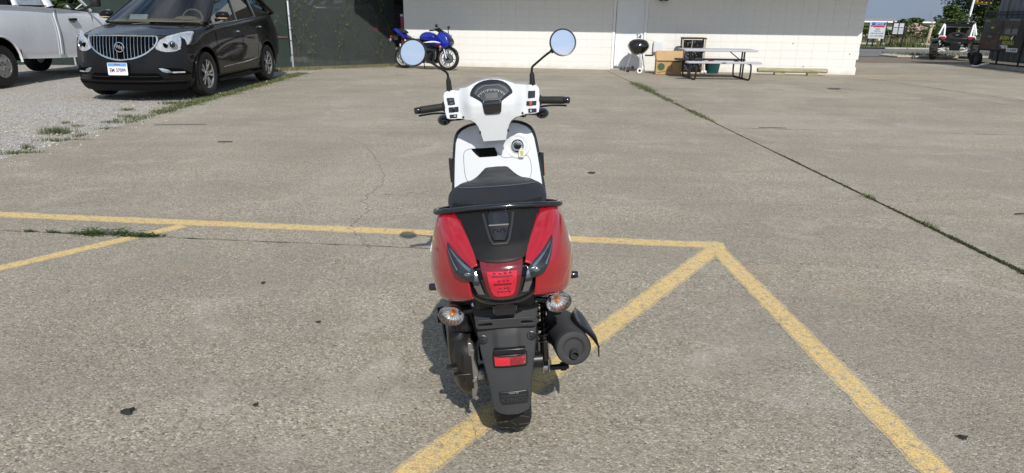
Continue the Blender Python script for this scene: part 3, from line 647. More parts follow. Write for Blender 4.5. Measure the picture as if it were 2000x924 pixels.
SC = thing('motor_scooter', 'red white and black motor scooter parked in the foreground seen from behind', 'scooter', (.015, 2.13, 0), rot=(0, -R(4.4), R(2.0)))
def patch(rows, surf, off=0, thick=.01, nx=14, sub=4):
    """closed slab between left/right edges given per height; rows (z, xl, xr) top to bottom"""
    rr = []
    for (a, b_) in zip(rows, rows[1:]):
        for k in range(sub): t_ = k / sub; rr.append(tuple(a[i] + (b_[i] - a[i]) * t_ for i in range(3)))
    rr.append(rows[-1]); F, B = [], []
    for z, xl, xr in rr:
        f, k_ = [], []
        for j in range(nx + 1):
            x = xl + (xr - xl) * j / nx; y = surf(x, z) - off; f.append((x, y, z)); k_.append((x, y + thick, z))
        F.append(f); B.append(k_)
    ring = []; b = MB(); n = nx + 1; m = len(rr)
    vs = [p for r in F for p in r] + [p for r in B for p in r]; fs = []; o = n * m
    for i in range(m - 1):
        for j in range(nx): q = (i * n + j, i * n + j + 1, (i + 1) * n + j + 1, (i + 1) * n + j); fs.append(q); fs.append(tuple(o + z for z in reversed(q)))
    for j in range(nx): fs.append((j, o + j, o + j + 1, j + 1)); e = (m - 1) * n; fs.append((e + j, e + j + 1, o + e + j + 1, o + e + j))
    for i in range(m - 1): fs.append((i * n, (i + 1) * n, o + (i + 1) * n, o + i * n)); e = nx; fs.append((i * n + e, o + i * n + e, o + (i + 1) * n + e, (i + 1) * n + e))
    return b.add(vs, fs)
def sym(rows): return [(z, -x, x) for z, x in rows]
# ---- wheels
def tyre_wheel(name, y, Rw, wd, rim_mat, parent, label=None):
    w_ = bpy.data.objects.new(name, None); C.objects.link(w_); w_.parent = parent; w_.location = (0, y, Rw); h = wd / 2
    prof = [(Rw * .64, -h * .72), (Rw * .72, -h * .95), (Rw * .84, -h), (Rw * .93, -h * .86), (Rw * .975, -h * .6), (Rw * .997, -h * .25), (Rw, 0)]
    prof = prof + [(r, -q) for r, q in reversed(prof[:-1])]
    MB().lathe(prof, axis=(1, 0, 0), n=64, closed=True).build('tyre', 'tyre_rubber', w_)
    g = MB()                                  # tread grooves: a centre zigzag and curved side cuts
    N = 26
    P = []
    for k in range(N * 2):
        a = k * math.pi / N; x = h * .13 * (1 if k % 2 else -1); rr = Rw + .0006; P.append((x, rr * math.cos(a), rr * math.sin(a)))
    g.tube(P, .0022, 4, closed=True)
    for k in range(N):
        for s in (-1, 1):
            a0 = (k + (.5 if s > 0 else 0)) * 2 * math.pi / N; Q = []
            for q in range(6):
                u = q / 5; x = s * h * (.28 + .62 * u); rr = Rw * interp([(0, 1.0), (.25, .998), (.6, .977), (.86, .935), (1, .86)], abs(x) / h) + .0004; a = a0 + .20 * u * u; Q.append((x, rr * math.cos(a), rr * math.sin(a)))
            g.tube(Q, [.0016, .0028, .003, .003, .0025, .001], 4)
    g.build('tread_groove', 'crack_dark', w_)
    MB().lathe([(Rw * .66, -h * .7), (Rw * .60, -h * .5), (Rw * .58, 0), (Rw * .60, h * .5), (Rw * .66, h * .7)], axis=(1, 0, 0), n=40).build('rim', rim_mat, w_)
    sp = MB()
    for k in range(5):
        a = k * 2 * math.pi / 5; d = Vector((0, math.cos(a), math.sin(a))); sp.tube([d * .03, d * Rw * .6], [.018, .012], 6)
    sp.lathe([(.04, -.05), (.045, 0), (.04, .05)], axis=(1, 0, 0), n=16); sp.build('spokes', rim_mat, w_); return w_
tyre_wheel('rear_wheel', 0, .236, .128, 'satin_black', SC); tyre_wheel('front_wheel', 1.285, .236, .112, 'satin_black', SC)
# ---- rear mudguard
FY = [(.19, -.297), (.232, -.288), (.315, -.272), (.40, -.250), (.515, -.212), (.57, -.195)]
fw = [(.565, .114), (.545, .108), (.515, .098), (.455, .090), (.40, .083), (.355, .074), (.315, .067), (.26, .061), (.232, .059), (.221, .052), (.214, .038), (.209, .018)]
def fsurf(x, z): return interp(FY, z) + 1.6 * x * x - .006 * (1 - sm(abs(x), .03, .045)) * sm(z, .36, .40) * (1 - sm(z, .47, .49))
fd = patch(sym(fw), fsurf, 0, .008, 26, 4).build('mudguard', 'matte_plastic', SC, sharp=50)
for s in (-1, 1):
    e = MB(); P = [(s * interp(list(reversed(fw)), z), fsurf(interp(list(reversed(fw)), z), z) + .004, z) for z in [.225 + k * (.34 / 20) for k in range(21)]]
    P2 = [(x + s * .004, y + .045, z) for x, y, z in P]; e.grid([P, P2]); e.build('mudguard_side', 'matte_plastic', fd, solid=.003)
# recessed tip plate with the raised name
patch([(.285, -.036, .054), (.279, -.040, .056), (.252, -.037, .054), (.243, -.033, .050)], fsurf, .003, .006, 12, 2).build('tip_plate', 'satin_black', fd, bevel=.002)
patch([(.272, -.033, .049), (.270, -.033, .049)], fsurf, .0045, .003, 10, 1).build('plate_ridge', 'matte_plastic', fd)
text_mb('KYMCO', .0185, .003, lambda x, y, z: (x + .009, fsurf(x + .009, y + .258) - .0045 - z, y + .258), .0, sx=1.3).build('raised_lettering', 'matte_plastic', fd, sharp=20)
text_mb('YC3447 070', .0062, .0008, lambda x, y, z: (x + .008, fsurf(x + .008, y + .2795) - .0035 - z, y + .2795), .0).build('mould_mark', 'grey_ink', fd, sharp=20)
for s, zc_ in ((-1, .447), (1, .449)):
    MB().lathe([(.015, 0), (.015, .004), (.012, .005), (.011, .002), (.006, .002), (.006, .006), (0, .007)], (s * .077, fsurf(.077, zc_) + .001, zc_), (0, -1, .25), 18).build('bolt_cap', 'satin_black', fd)
    MB().lathe([(.006, 0), (.006, .003), (0, .004)], (s * .100, fsurf(.1, .553) - .0, .553), (0, -1, .3), 10).build('screw', 'bare_steel', fd)
rfb = patch([(.407, -.050, .060), (.401, -.050, .060), (.372, -.049, .059), (.366, -.047, .057)], fsurf, .010, .012, 8, 2).build('reflector_holder', 'satin_black', SC, bevel=.003)
patch([(.400, -.045, .004), (.373, -.044, .004)], fsurf, .0125, .004, 6, 3).build('red_reflector', 'red_reflector', rfb); patch([(.400, .0045, .055), (.373, .0045, .054)], fsurf, .0125, .004, 6, 3).build('red_reflector', 'red_reflector_dark', rfb)
MB().box((.005, fsurf(0, .415) - .002, .417), (.10, .02, .018)).build('reflector_shroud', 'satin_black', SC, bevel=.003)
# licence plate bracket with two slots
pb = plate_mb(rrect(.002, .505, .196, .034, .015), [rrect(-.066, .505, .046, .011, .005), rrect(.070, .505, .046, .011, .005)], .004, lambda x, y, z: (x, -.236 + z - (y - .505) * .2, y))
pbr('bracket_plastic', (.040, .041, .044), .5, var=.08)
pb.build('plate_bracket', 'bracket_plastic', SC, sharp=30, bevel=.001)
# gloss lamp housing between mudguard and tail light
pl = MB(); pl.puff(rrect(.0, .566, .078, .040, .012), lambda p, d: (p[0], -.246 - d * .8, p[1]), .030, .14); pl.build('plate_lamp', 'gloss_black', SC)
# ---- tail
def tsurf(x, z): return interp([(.55, -.255), (.605, -.305), (.63, -.320), (.69, -.326), (.72, -.318), (.745, -.298), (.78, -.262), (.865, -.135), (.89, -.1)], z) + 2.3 * x * x
# red side shells, lofted front to back
stn = [(-.315, (.070, .735), (.088, .726), (.100, .700), (.098, .66), (.094, .635), (.090, .63)),
       (-.27, (.082, .768), (.125, .752), (.152, .70), (.152, .65), (.143, .612), (.110, .602)),
       (-.20, (.108, .815), (.165, .795), (.200, .695), (.201, .63), (.188, .585), (.128, .575)),
       (-.10, (.132, .845), (.194, .826), (.228, .690), (.229, .615), (.210, .562), (.135, .552)),
       (.02, (.140, .815), (.192, .798), (.237, .680), (.237, .605), (.215, .552), (.150, .540)),
       (.18, (.130, .775), (.178, .755), (.220, .660), (.218, .60), (.200, .552), (.150, .540)),
       (.36, (.118, .730), (.152, .710), (.186, .630), (.184, .59), (.172, .555), (.14, .545)),
       (.50, (.100, .660), (.125, .645), (.155, .590), (.154, .565), (.145, .545), (.12, .535))]
for s in (-1, 1):
    rows = []
    prof = [[Vector((s * x, st[0], z)) for x, z in st[1:]] for st in stn]
    prof = [cr(p, 4) for p in prof]; cols = list(zip(*prof)); cols = [cr(list(c_), 5) for c_ in cols]
    b = MB().grid([list(r) for r in zip(*cols)]); o = b.build('side_shell', 'scooter_red', SC, sharp=60, solid=.005)
    # lettering seen edge-on at the shell's flank
    fl = MB(); fl.box((s * .2285, -.06, .715), (.003, .03, .022), Matrix.Rotation(R(-14 * s), 3, 'Y')); fl.box((s * .2325, -.035, .675), (.003, .012, .045)); fl.build('flank_decal', 'scooter_white', o, sharp=20)
    # smoked upper corner where the shell tucks under the rail
# black matte tail cover and latch
tc_ = patch(sym([(.868, .142), (.858, .139), (.80, .110), (.765, .088), (.752, .080), (.745, .068), (.740, .040), (.7385, .015)]), tsurf, .010, .03, 22, 5).build('tail_cover', 'cover_plastic', SC, sharp=50, bevel=.002)
fr = MB(); fpts = [(-.046, .846), (-.040, .824), (-.028, .790), (-.020, .7815), (.020, .7815), (.028, .790), (.040, .824), (.046, .846)]
fr.tube([(x, tsurf(x, z) - .013, z) for x, z in fpts], .0045, 6); fr.build('latch_surround', 'matte_plastic', tc_)
lt = patch(sym([(.856, .030), (.835, .033), (.815, .030), (.797, .023), (.790, .017)]), tsurf, .018, .02, 10, 3).build('seat_latch', 'gloss_black', tc_, bevel=.003)
MB().tube([(-.030, tsurf(.03, .823) - .022, .823), (.030, tsurf(.03, .823) - .022, .823)], .0035, 8).build('latch_pin', 'dark_grey_strip', lt)
em = MB()
for cx in (-.011, .011): em.lathe([(.0075, 0), (.0085, .0015), (.0095, 0)], (cx, tsurf(0, .808) - .019, .808), (0, -.8, .5), 18, caps=False)
em.build('latch_emblem', 'satin_black', lt)
# red wedges either side come from the shells; dark red panel + tail light + gloss trim
tr = patch(sym([(.728, .118), (.715, .116), (.690, .108), (.660, .100), (.635, .088), (.618, .066), (.609, .040), (.606, .015)]), tsurf, -.006, .05, 22, 4).build('tail_trim', 'gloss_black', SC, sharp=50)
P = [(x, tsurf(x, z) + .003, z) for x, z in [(-.120, .725), (-.110, .690), (-.102, .660), (-.089, .633), (-.066, .615), (-.035, .606), (0, .603), (.035, .606), (.066, .615), (.089, .633), (.102, .660), (.110, .690), (.120, .725)]]
MB().tube(cr(P, 4), .0055, 8).build('trim_rim', 'gloss_black', tr)
for s in (-1, 1):
    patch([(.692, s * .092, s * .071), (.665, s * .086, s * .064), (.640, s * .074, s * .056)] if s < 0 else [(.692, .071, .092), (.665, .064, .086), (.640, .056, .074)], tsurf, .0005, .004, 4, 3).build('grey_strip', 'dark_grey_strip', tr)
tl = patch(sym([(.741, .064), (.728, .062), (.700, .057), (.660, .049), (.636, .041), (.626, .030), (.622, .014)]), tsurf, .004, .03, 18, 4).build('tail_light', 'red_lens_dark', SC, sharp=50, bevel=.002)
patch(sym([(.714, .0455), (.708, .045), (.68, .041), (.652, .035), (.640, .029), (.635, .018)]), tsurf, .0065, .006, 14, 4).build('bright_lens', 'red_lens', tl, sharp=50, bevel=.0015)
ld = MB()
for z, wd in ((.7005, .031), (.676, .027)): ld.add(*(lambda q: (q.v, q.f))(patch(sym([(z + .0028, wd), (z - .0028, wd * .97)]), tsurf, .0072, .002, 8, 1)))
for z, xs_ in ((.7095, (-.024, -.008, .008, .022)), (.688, (-.012, .002, .014)), (.664, (-.010, .004, .014)), (.6525, (-.016, -.006, .006, .016))):
    for x in xs_: ld.ell((x + .002, tsurf(x, z) - .0065, z), .0042, .0025, .0032, 8, 6)
ld.build('led_row', 'led_dark', tl)
# smoked rear position lamps between wedge and trim
for s in (-1, 1):
    q = [(.790, .154, .158), (.775, .138, .157), (.755, .110, .149), (.735, .086, .141), (.722, .075, .134), (.712, .070, .124), (.702, .067, .104), (.694, .0655, .082)]
    def lsurf(x, z): x = abs(x); return interp([(.69, -.318), (.72, -.312), (.75, -.285), (.79, -.235)], z) + 1.5 * max(0, x - .06) ** 1.8
    U = cr([(.159, .782, 0), (.126, .754, 0), (.090, .731, 0), (.074, .716, 0)], 4); L = cr([(.160, .776, 0), (.148, .738, 0), (.122, .700, 0), (.066, .684, 0)], 4)
    def strip2(u0, u1, v0, v1, off, th, nu=12, nv=6):
        g0, g1 = [], []
        for a in range(nu + 1):
            f_ = (u0 + (u1 - u0) * a / nu) * (len(U) - 1); k = min(int(f_), len(U) - 2); pu, pl_ = U[k].lerp(U[k + 1], f_ - k), L[k].lerp(L[k + 1], f_ - k); r0, r1 = [], []
            for c_ in range(nv + 1):
                p = pu.lerp(pl_, v0 + (v1 - v0) * c_ / nv); e = .004 * math.sin(math.pi * c_ / nv); y = lsurf(p.x, p.y) - off - e; r0.append((s * p.x, y, p.y)); r1.append((s * p.x, y + th, p.y))
            g0.append(r0); g1.append(r1)
        b = MB(); b.grid(g0); b.grid(list(reversed(g1)))
        for e_ in (0, -1): b.grid([g0[e_], g1[e_]])
        b.grid([[r[0] for r in g0], [r[0] for r in g1]]); b.grid([[r[-1] for r in g0], [r[-1] for r in g1]]); return b
    lo = strip2(0, 1, 0, 1, .012, .03).build('rear_position_lamp', 'lamp_smoke', SC, sharp=50)
    bowl = MB(); bowl.ell((s * .100, lsurf(.10, .712) - .0165, .712), .011, .002, .006, 12, 8); bowl.build('bulb', 'lamp_silver', lo)
    strip2(.12, .72, .10, .34, .0128, .002, 8, 3).build('reflector_stripe', 'lamp_silver', lo); strip2(.10, .50, .66, .86, .0128, .002, 8, 3).build('reflector_stripe', 'dark_grey_strip', lo); strip2(.88, .985, .08, .92, .0128, .002, 3, 5).build('reflector_tip', 'lamp_silver', lo)
# black fill boxes added under the shells to block light above the wheel
u = MB(); u.box((0, .12, .66), (.20, .55, .16)); u.box((0, .14, .55), (.23, .46, .10)); u.box((0, -.15, .575), (.20, .14, .07)); u.build('underbody_light_block', 'satin_black', SC, bevel=.02)
# seat
ss = [(-.105, .115, .832, .842, .090), (-.085, .146, .832, .852, .118), (-.04, .160, .834, .869, .134), (.02, .163, .832, .886, .137), (.07, .156, .83, .887, .124), (.16, .141, .82, .874, .108), (.26, .120, .80, .855, .090), (.36, .098, .78, .845, .072), (.45, .078, .76, .842, .056), (.53, .060, .74, .838, .044), (.575, .045, .73, .820, .034), (.59, .03, .735, .80, .02)]
rows = []
for y, wd, zb, zt, wt in ss:
    half = [Vector((wd * .96, y, zb)), Vector((wd, y, zb + (zt - zb) * .35)), Vector((wd * .97, y, zb + (zt - zb) * .7)), Vector((wt, y, zt - .003)), Vector((wt * .5, y, zt)), Vector((0, y, zt + .001))]
    h = cr(half, 3); rows.append(h + [Vector((-p.x, p.y, p.z)) for p in reversed(h[:-1])])
cols = [cr(list(c_), 4) for c_ in zip(*rows)]; b = MB().grid([list(r) for r in zip(*cols)])
n_ = len(b.v) // len(cols[0]); tot = len(cols[0]); b.f += [tuple(range(n_)), tuple((tot - 1) * n_ + k for k in range(n_))]
b.f += [(i * n_, (i + 1) * n_, (i + 2) * n_ - 1, (i + 1) * n_ - 1) for i in range(tot - 1)]
st_ = b.build('seat', 'seat_vinyl', SC, sharp=70)
P = [(wt * 1.03, y, zt - .0025) for y, wd, zb, zt, wt in ss[4:10]]; P = [(-x, y, z) for x, y, z in reversed(P)] + [(-.125, .028, .8865), (-.06, .012, .8868), (0, .009, .887), (.06, .012, .8868), (.125, .028, .8865)] + P
MB().tube(cr(P, 6), .0009, 4).build('stitching', 'stitch', st_)
# grab rail
P = [(-.11, .04, .815), (-.150, .0, .822), (-.188, -.035, .830), (-.200, -.068, .836), (-.190, -.098, .842), (-.150, -.125, .851), (-.08, -.150, .860), (0, -.158, .863)]; P = P + [(-x, y, z) for x, y, z in reversed(P[:-1])]
P = cr(P, 6); m_ = len(P); MB().tube(P, [.0095 + .004 * sm(abs(k / (m_ - 1) - .5), .2, .5) for k in range(m_)], 12).build('grab_rail', 'gloss_black', SC)
rb = MB(); rb.box((-.115, -.095, .840), (.03, .08, .02)); rb.box((.115, -.095, .840), (.03, .08, .02)); rb.box((0, -.06, .835), (.24, .08, .02)); rb.build('rail_bracket', 'satin_black', SC, bevel=.006)
# ---- rear indicators
for s, z in ((-1, .526), (1, .547)):
    r_ = bpy.data.objects.new('rear_indicator', None); C.objects.link(r_); r_.parent = SC; r_.location = (s * .172, -.20, z); r_.rotation_euler = (0, R(-4 * s), R(8 * s))
    MB().lathe([(.010, .045), (.026, .030), (.033, .010), (.0350, 0), (.0335, -.003), (.0315, 0)], axis=(0, 1, 0), n=28, sx=1.22, caps=False).build('housing', 'bare_steel', r_)
    MB().lathe([(.032, .0), (.022, .018), (.006, .024), (0, .024)], axis=(0, 1, 0), n=32, sx=1.22, caps=False).build('reflector_bowl', 'indicator_bowl', r_)
    MB().ell((0, .012, 0), .006, .008, .006, 10, 8).build('bulb', 'amber', r_)
    MB().lathe([(.0335, .0), (.030, -.006), (.018, -.011), (0, -.013)], axis=(0, 1, 0), n=28, sx=1.22, caps=False).build('lens', 'clear_lens', r_)
    MB().tube([(-s * .02, .02, .004), (-s * .07, .03, .012)], .009, 8).build('stalk', 'satin_black', r_)
# foot pegs folded under the shells
for s, z in ((-1, .548), (1, .556)): MB().lathe([(.011, 0), (.013, .004), (.0135, .03), (.011, .036), (0, .037)], (s * .222, 0.0, z), (s, 0, 0), 14).build('crash_bobbin', 'gloss_black', SC)
# ---- muffler, right
mo, md = Vector((.213, -.20, .380)), Vector((-.02, .40, -.085)).normalized()
mf = MB().lathe([(.0, -.001), (.012, -.001), (.030, .0), (.036, -.006), (.040, -.007), (.0545, -.003), (.0585, .004), (.0595, .03), (.0595, .16), (.062, .17), (.062, .30), (.05, .36), (.02, .40), (0, .41)], mo, md, 40).build('muffler', 'muffler_black', SC)
MB().lathe([(.0145, .0), (.0145, .022), (.012, .0225), (.0115, .004), (0, .003)], mo + Vector((.0, -.004, -.012)), -md + Vector((.0, 0, -.25)), 18).build('outlet', 'muffler_black', mf)
so_ = cr([(.250, .06, .398), (.262, .01, .410), (.270, -.05, .416), (.283, -.14, .413), (.290, -.20, .412), (.287, -.262, .407)], 4); si_ = cr([(.248, .06, .395), (.232, .0, .412), (.226, -.06, .414), (.240, -.14, .424), (.266, -.20, .420), (.286, -.262, .408)], 4)
sh = MB(); sh.grid([[a, a.lerp(b_, .33) + Vector((0, 0, .006)), a.lerp(b_, .66) + Vector((0, 0, .009)), b_, b_ + (b_ - a) * .25 + Vector((.001, 0, -.03))] for a, b_ in zip(si_, so_)]); sh.build('heat_shield', 'satin_black', mf, solid=.004, sharp=60)
hb = MB(); hb.box((.165, -.04, .452), (.05, .05, .03)); hb.tube([(.15, .0, .43), (.12, .02, .47), (.11, .05, .5)], .012, 8); hb.tube([(.2, .12, .33), (.15, .2, .26), (.08, .3, .24)], .018, 10); hb.build('muffler_bracket', 'satin_black', SC, bevel=.004)
# ---- shock absorber, right
sk = MB().lathe([(.010, 0), (.010, .25)], (.128, .0, .215), (0.012, -.02, 1), 12).build('shock_absorber', 'satin_black', SC)
MB().lathe([(.016, 0), (.016, .085), (.019, .09), (.019, .10), (.010, .11)], (.128, .0, .235), (0.012, -.02, 1), 16).build('damper_body', 'gloss_black', sk)
P = []
for k in range(24 * 7 + 1): a = k * 2 * math.pi / 24; P.append((.1295 + .0195 * math.cos(a), -.003 + .0195 * math.sin(a), .300 + .165 * k / (24 * 7)))
MB().tube(P, .0033, 5).build('spring', 'black_metal', sk)
cl = MB(); cl.box((.118, 0, .215), (.008, .03, .055)); cl.box((.140, 0, .215), (.008, .03, .055)); cl.lathe([(.013, -.014), (.013, .014)], (.129, 0, .205), (1, 0, 0), 14); cl.build('shock_clevis', 'bare_steel', SC, bevel=.003)
ax = MB(); ax.tube([(.145, -.01, .205), (.185, -.01, .207)], .0105, 10); ax.lathe([(.018, 0), (.018, .02), (.012, .022), (.012, .03)], (.182, -.01, .207), (1, 0, 0), 6); ax.build('axle_bolt', 'satin_black', SC)
sw = MB(); sw.tube([(.09, -.02, .236), (.10, .12, .25), (.09, .32, .27)], [.022, .018, .02], 8); sw.lathe([(.03, 0), (.03, .05)], (.07, 0, .236), (1, 0, 0), 16); sw.build('swing_arm', 'satin_black', SC)
# ---- engine and belt case, left
rows = []
for y, xi, xo, zb, zt in ((-.155, -.125, -.15, .25, .33), (-.14, -.125, -.175, .205, .375), (-.09, -.125, -.200, .185, .405), (-.02, -.125, -.214, .180, .415), (.10, -.12, -.216, .185, .40), (.25, -.12, -.21, .20, .38), (.38, -.12, -.20, .21, .36), (.44, -.12, -.17, .23, .33)):
    pr_ = [(xi, zb), (xo * .55 + xi * .45, zb), (xo * .9 + xi * .1, zb + (zt - zb) * .15), (xo, zb + (zt - zb) * .4), (xo, zb + (zt - zb) * .75), (xo * .85 + xi * .15, zt - .01), (xo * .4 + xi * .6, zt), (xi, zt)]
    rows.append([Vector((x, y, z)) for x, z in pr_])
cols = [cr(list(c_), 3) for c_ in zip(*rows)]; rr = [list(r) for r in zip(*cols)]; b = MB().grid(rr, closed=True); k_ = len(rr[0]); b.f += [tuple(range(k_)), tuple((len(rr) - 1) * k_ + j for j in range(k_))]
bc = b.build('belt_case', 'engine_black', SC, sharp=45)
rib = MB(); rib.box((-.158, -.140, .31), (.006, .03, .10)); rib.box((-.160, -.147, .285), (.06, .02, .006)); rib.box((-.19, -.12, .30), (.05, .03, .005)); rib.build('case_rib', 'engine_black', bc, bevel=.002)
# upright intake snorkel in front of the case
sn = MB(); sn.tube(cr([(-.160, -.04, .50), (-.168, -.07, .44), (-.172, -.095, .38), (-.172, -.10, .31), (-.168, -.09, .24)], 4), [.03] * 3 + [.032] * 10 + [.030] * 4, 12, flat=.55); sn.build('case_guard', 'engine_black', SC)
gk = MB(); gpts = [(-.126, .185), (-.118, .20), (-.110, .23), (-.112, .26), (-.104, .285), (-.110, .31), (-.116, .34), (-.112, .37), (-.118, .395), (-.126, .40)]
gk.prism(gpts + [(-.134, .40), (-.134, .185)], lambda p: (p[0], -.150, p[1]), lambda p: (p[0], -.11, p[1])); gk.build('case_flange', 'cast_alloy', SC, bevel=.003)
for z in (.195, .262, .375): MB().lathe([(.008, 0), (.008, .012), (.005, .013)], (-.120, -.148, z), (0, -1, 0), 6).build('flange_bolt', 'cast_alloy', SC)
MB().lathe([(.012, 0), (.026, .0), (.028, .012), (.028, .03), (.02, .034)], (-.085, -.10, .262), (-1, -.15, 0), 20).build('drum_cam', 'bare_steel', SC)
bh = MB(); bh.lathe([(.018, 0), (.019, .04), (.015, .07), (.02, .09)], (-.085, -.06, .29), (0, 0, 1), 14); bh.lathe([(.075, -.03), (.085, 0), (.075, .03)], (-.06, 0.0, .236), (1, 0, 0), 24); bh.build('rear_hub', 'satin_black', SC)
ab = MB(); ab.box((-.150, .03, .465), (.085, .28, .10)); ab.box((-.145, -.10, .455), (.06, .03, .075)); ab.build('air_box', 'satin_black', SC, bevel=.015)
hs = MB(); hs.lathe([(.02, 0), (.024, .005), (.02, .01), (.024, .015), (.02, .02), (.024, .025), (.02, .03), (.024, .035), (.02, .04)], (-.118, -.075, .44), (0, 0, 1), 14); hs.tube([(-.10, -.1, .40), (-.105, -.12, .45), (-.12, -.11, .50)], .006, 6); hs.build('intake_hose', 'rubber', SC)
en = MB(); en.box((0, .30, .30), (.24, .26, .16)); en.lathe([(.07, -.13), (.075, 0), (.07, .13)], (0, .34, .28), (1, 0, 0), 20); en.build('engine_block', 'engine_black', SC, bevel=.02)
pg = MB()
for z, y in ((.375, .20), (.35, .17)): pg.tube([(-.20, y, z), (-.262, y - .02, z + .002)], [.010, .013], 10)
pg.tube([(-.245, .18, .39), (-.235, .12, .30), (-.22, .10, .24)], .007, 6); pg.build('kick_lever', 'satin_black', SC)
ks = MB(); ks.tube([(-.10, .38, .20), (-.17, .36, .10), (-.225, .30, -.008)], .010, 8); ks.box((-.228, .30, -.010), (.05, .03, .008)); ks.build('side_stand', 'satin_black', SC)
# ---- floor board, tunnel and leg shield
fb = MB(); fb.box((0, .68, .285), (.36, .50, .05)); fb.box((0, .55, .22), (.26, .5, .10)); fb.box((0, .46, .45), (.22, .14, .34)); fb.build('floor_board', 'matte_plastic', SC, bevel=.03)
def ls(x, z): return interp([(.28, .83), (.45, .86), (.62, .875), (.84, .925), (.95, .965)], z) + .5 * x * x - .018 * (1 - sm(abs(x), .05, .12)) * sm(z, .84, .90)
lw = [(.950, .055), (.946, .085), (.938, .118), (.925, .148), (.905, .170), (.87, .183), (.80, .193), (.70, .203), (.62, .210), (.50, .208), (.40, .190), (.30, .150)]
lsh = patch(sym(lw), ls, 0, .018, 26, 4).build('leg_shield', 'scooter_white', SC, sharp=60, bevel=.004)
P = [(x + .004, ls(x, z) + .012, z + .004) for z, x in reversed(lw)]; P = [(-x, y, z) for x, y, z in P] + [(x, y, z) for x, y, z in reversed(P)]
MB().tube(cr(P, 3), .0065, 8, flat=1.3).build('leg_shield_rim', 'gloss_black', SC)
bigs = patch(sym([(z, x + .002) for z, x in lw]), lambda x, z: ls(x, z) + .10 - 2.0 * x * x, 0, .02, 20, 3).build('front_apron', 'scooter_white', SC, sharp=60)
for s in (-1, 1):
    rr = MB().box((s * .214, ls(.2, .745) + .022, .745), (.018, .022, .115)).build('side_reflector_holder', 'gloss_black', SC, bevel=.003); MB().box((s * .2230, ls(.2, .745) + .026, .742), (.003, .010, .080)).build('side_reflector', 'amber', rr)
# glove box seam, black pull slot, ignition lock
def seam(pts): MB().tube(cr([(x, ls(x, z) - .0004, z) for x, z in pts], 4), .0011, 4).build('panel_seam', 'seam', lsh)
seam([(-.113, .842), (-.135, .838), (-.148, .825), (-.152, .80), (-.152, .74), (-.146, .705), (-.13, .69)]); seam([(-.002, .832), (.010, .815), (.028, .798), (.05, .792), (.10, .795), (.135, .797), (.152, .785), (.160, .76), (.160, .72), (.15, .69)])
patch([(.843, -.113, -.006), (.842, -.113, -.004), (.832, -.107, .002), (.815, -.092, .006), (.804, -.080, .006), (.802, -.077, .004)], ls, .0008, .004, 8, 2).build('pull_slot', 'deep_black', lsh)
ig = Vector((.103, ls(.103, .842) - .002, .842))
MB().lathe([(.058, -.004), (.056, .0015), (.048, .003), (.040, -.001), (.036, .002)], ig, (0, -1, .28), 36).build('lock_dish', 'scooter_white', lsh)
lk = MB().lathe([(.0295, -.002), (.0295, .010), (.026, .013), (.0235, .011), (.023, .006), (0, .006)], ig, (0, -1, .28), 30).build('ignition_lock', 'chrome', SC)
MB().lathe([(.019, 0), (.0185, .003), (.012, .004), (0, .004)], ig + Vector((-.001, -.006, .002)), (0, -1, .28), 24).build('lock_shutter', 'satin_black', lk)
ky = thing('key_tag', 'cream key tag hanging from the ignition lock of the scooter', 'key tag', (.015, 2.13, 0), rot=(0, -R(4.4), R(2.0)))
k0 = ig + Vector((.002, -.016, .002)); kb_ = MB(); kb_.puff([(k0.x - .014, k0.z + .004), (k0.x - .006, k0.z + .010), (k0.x + .010, k0.z + .007), (k0.x + .018, k0.z + .002), (k0.x + .012, k0.z - .006), (k0.x - .004, k0.z - .007)], lambda p, d: (p[0], k0.y - .004 + d, p[1]), .004); kb_.build('key_head', 'satin_black', ky)
P = [(k0.x + .018 + .007 * math.cos(a), k0.y - .006, k0.z - .004 + .007 * math.sin(a)) for a in [k * math.pi / 8 for k in range(16)]]; MB().tube(P, .0009, 5, closed=True).build('split_ring', 'chrome', ky)
tx, tz = k0.x + .014, k0.z - .030; ol = [(tx - .005, tz + .020), (tx - .013, tz + .004), (tx - .0145, tz - .014), (tx - .012, tz - .021), (tx, tz - .0225), (tx + .011, tz - .020), (tx + .0125, tz - .012), (tx + .011, tz + .006), (tx + .004, tz + .020), (tx, tz + .022)]
tg = plate_mb(ol, [[(tx + .0018 * math.cos(a), tz + .0155 + .0018 * math.sin(a)) for a in [k * math.pi / 4 for k in range(8)]]], .0018, lambda x, y, z: (x, k0.y - .010 + z, y)).build('tag', 'cream_plastic', ky, sharp=30)
for k, wd in enumerate((.016, .013, .014, .010, .014)): MB().box((tx, k0.y - .0113, tz + .006 - k * .0052), (wd, .0006, .0016)).build('print_line', 'ink', tg)
# ---- handlebar cowl
HW = [(.893, .050), (.905, .053), (.93, .059), (.96, .068), (.98, .080), (.992, .100), (.998, .150), (1.000, .190), (1.004, .204), (1.03, .2095), (1.07, .212), (1.100, .2125), (1.112, .208), (1.119, .196), (1.124, .150), (1.130, .110), (1.140, .086), (1.150, .060), (1.156, .034), (1.158, .012)]
def hsurf(x, z):
    y = .805 + max(0, z - 1.06) * .62 + max(0, 1.02 - z) * .12
    wing = sm(abs(x), .085, .15); y = y * (1 - wing) + wing * (.838 + max(0, z - 1.0) * .28 - .012 * sm(abs(x), .15, .17))
    return y + .25 * x * x
hc = patch(sym(list(reversed(HW))), hsurf, 0, .10, 40, 3).build('handlebar_cowl', 'scooter_white', SC, sharp=50, bevel=.006)
fc = MB(); fc.ell((0, .94, 1.04), .15, .09, .10, 24, 14); fc.build('headlight_cowl', 'scooter_white', SC); MB().ell((0, .985, 1.02), .085, .06, .07, 20, 12).build('headlamp', 'clear_lens', SC)
cb = MB(); cb.tube([(0, .985, .80), (0, .94, .98)], .028, 12); cb.build('steering_neck', 'satin_black', SC)
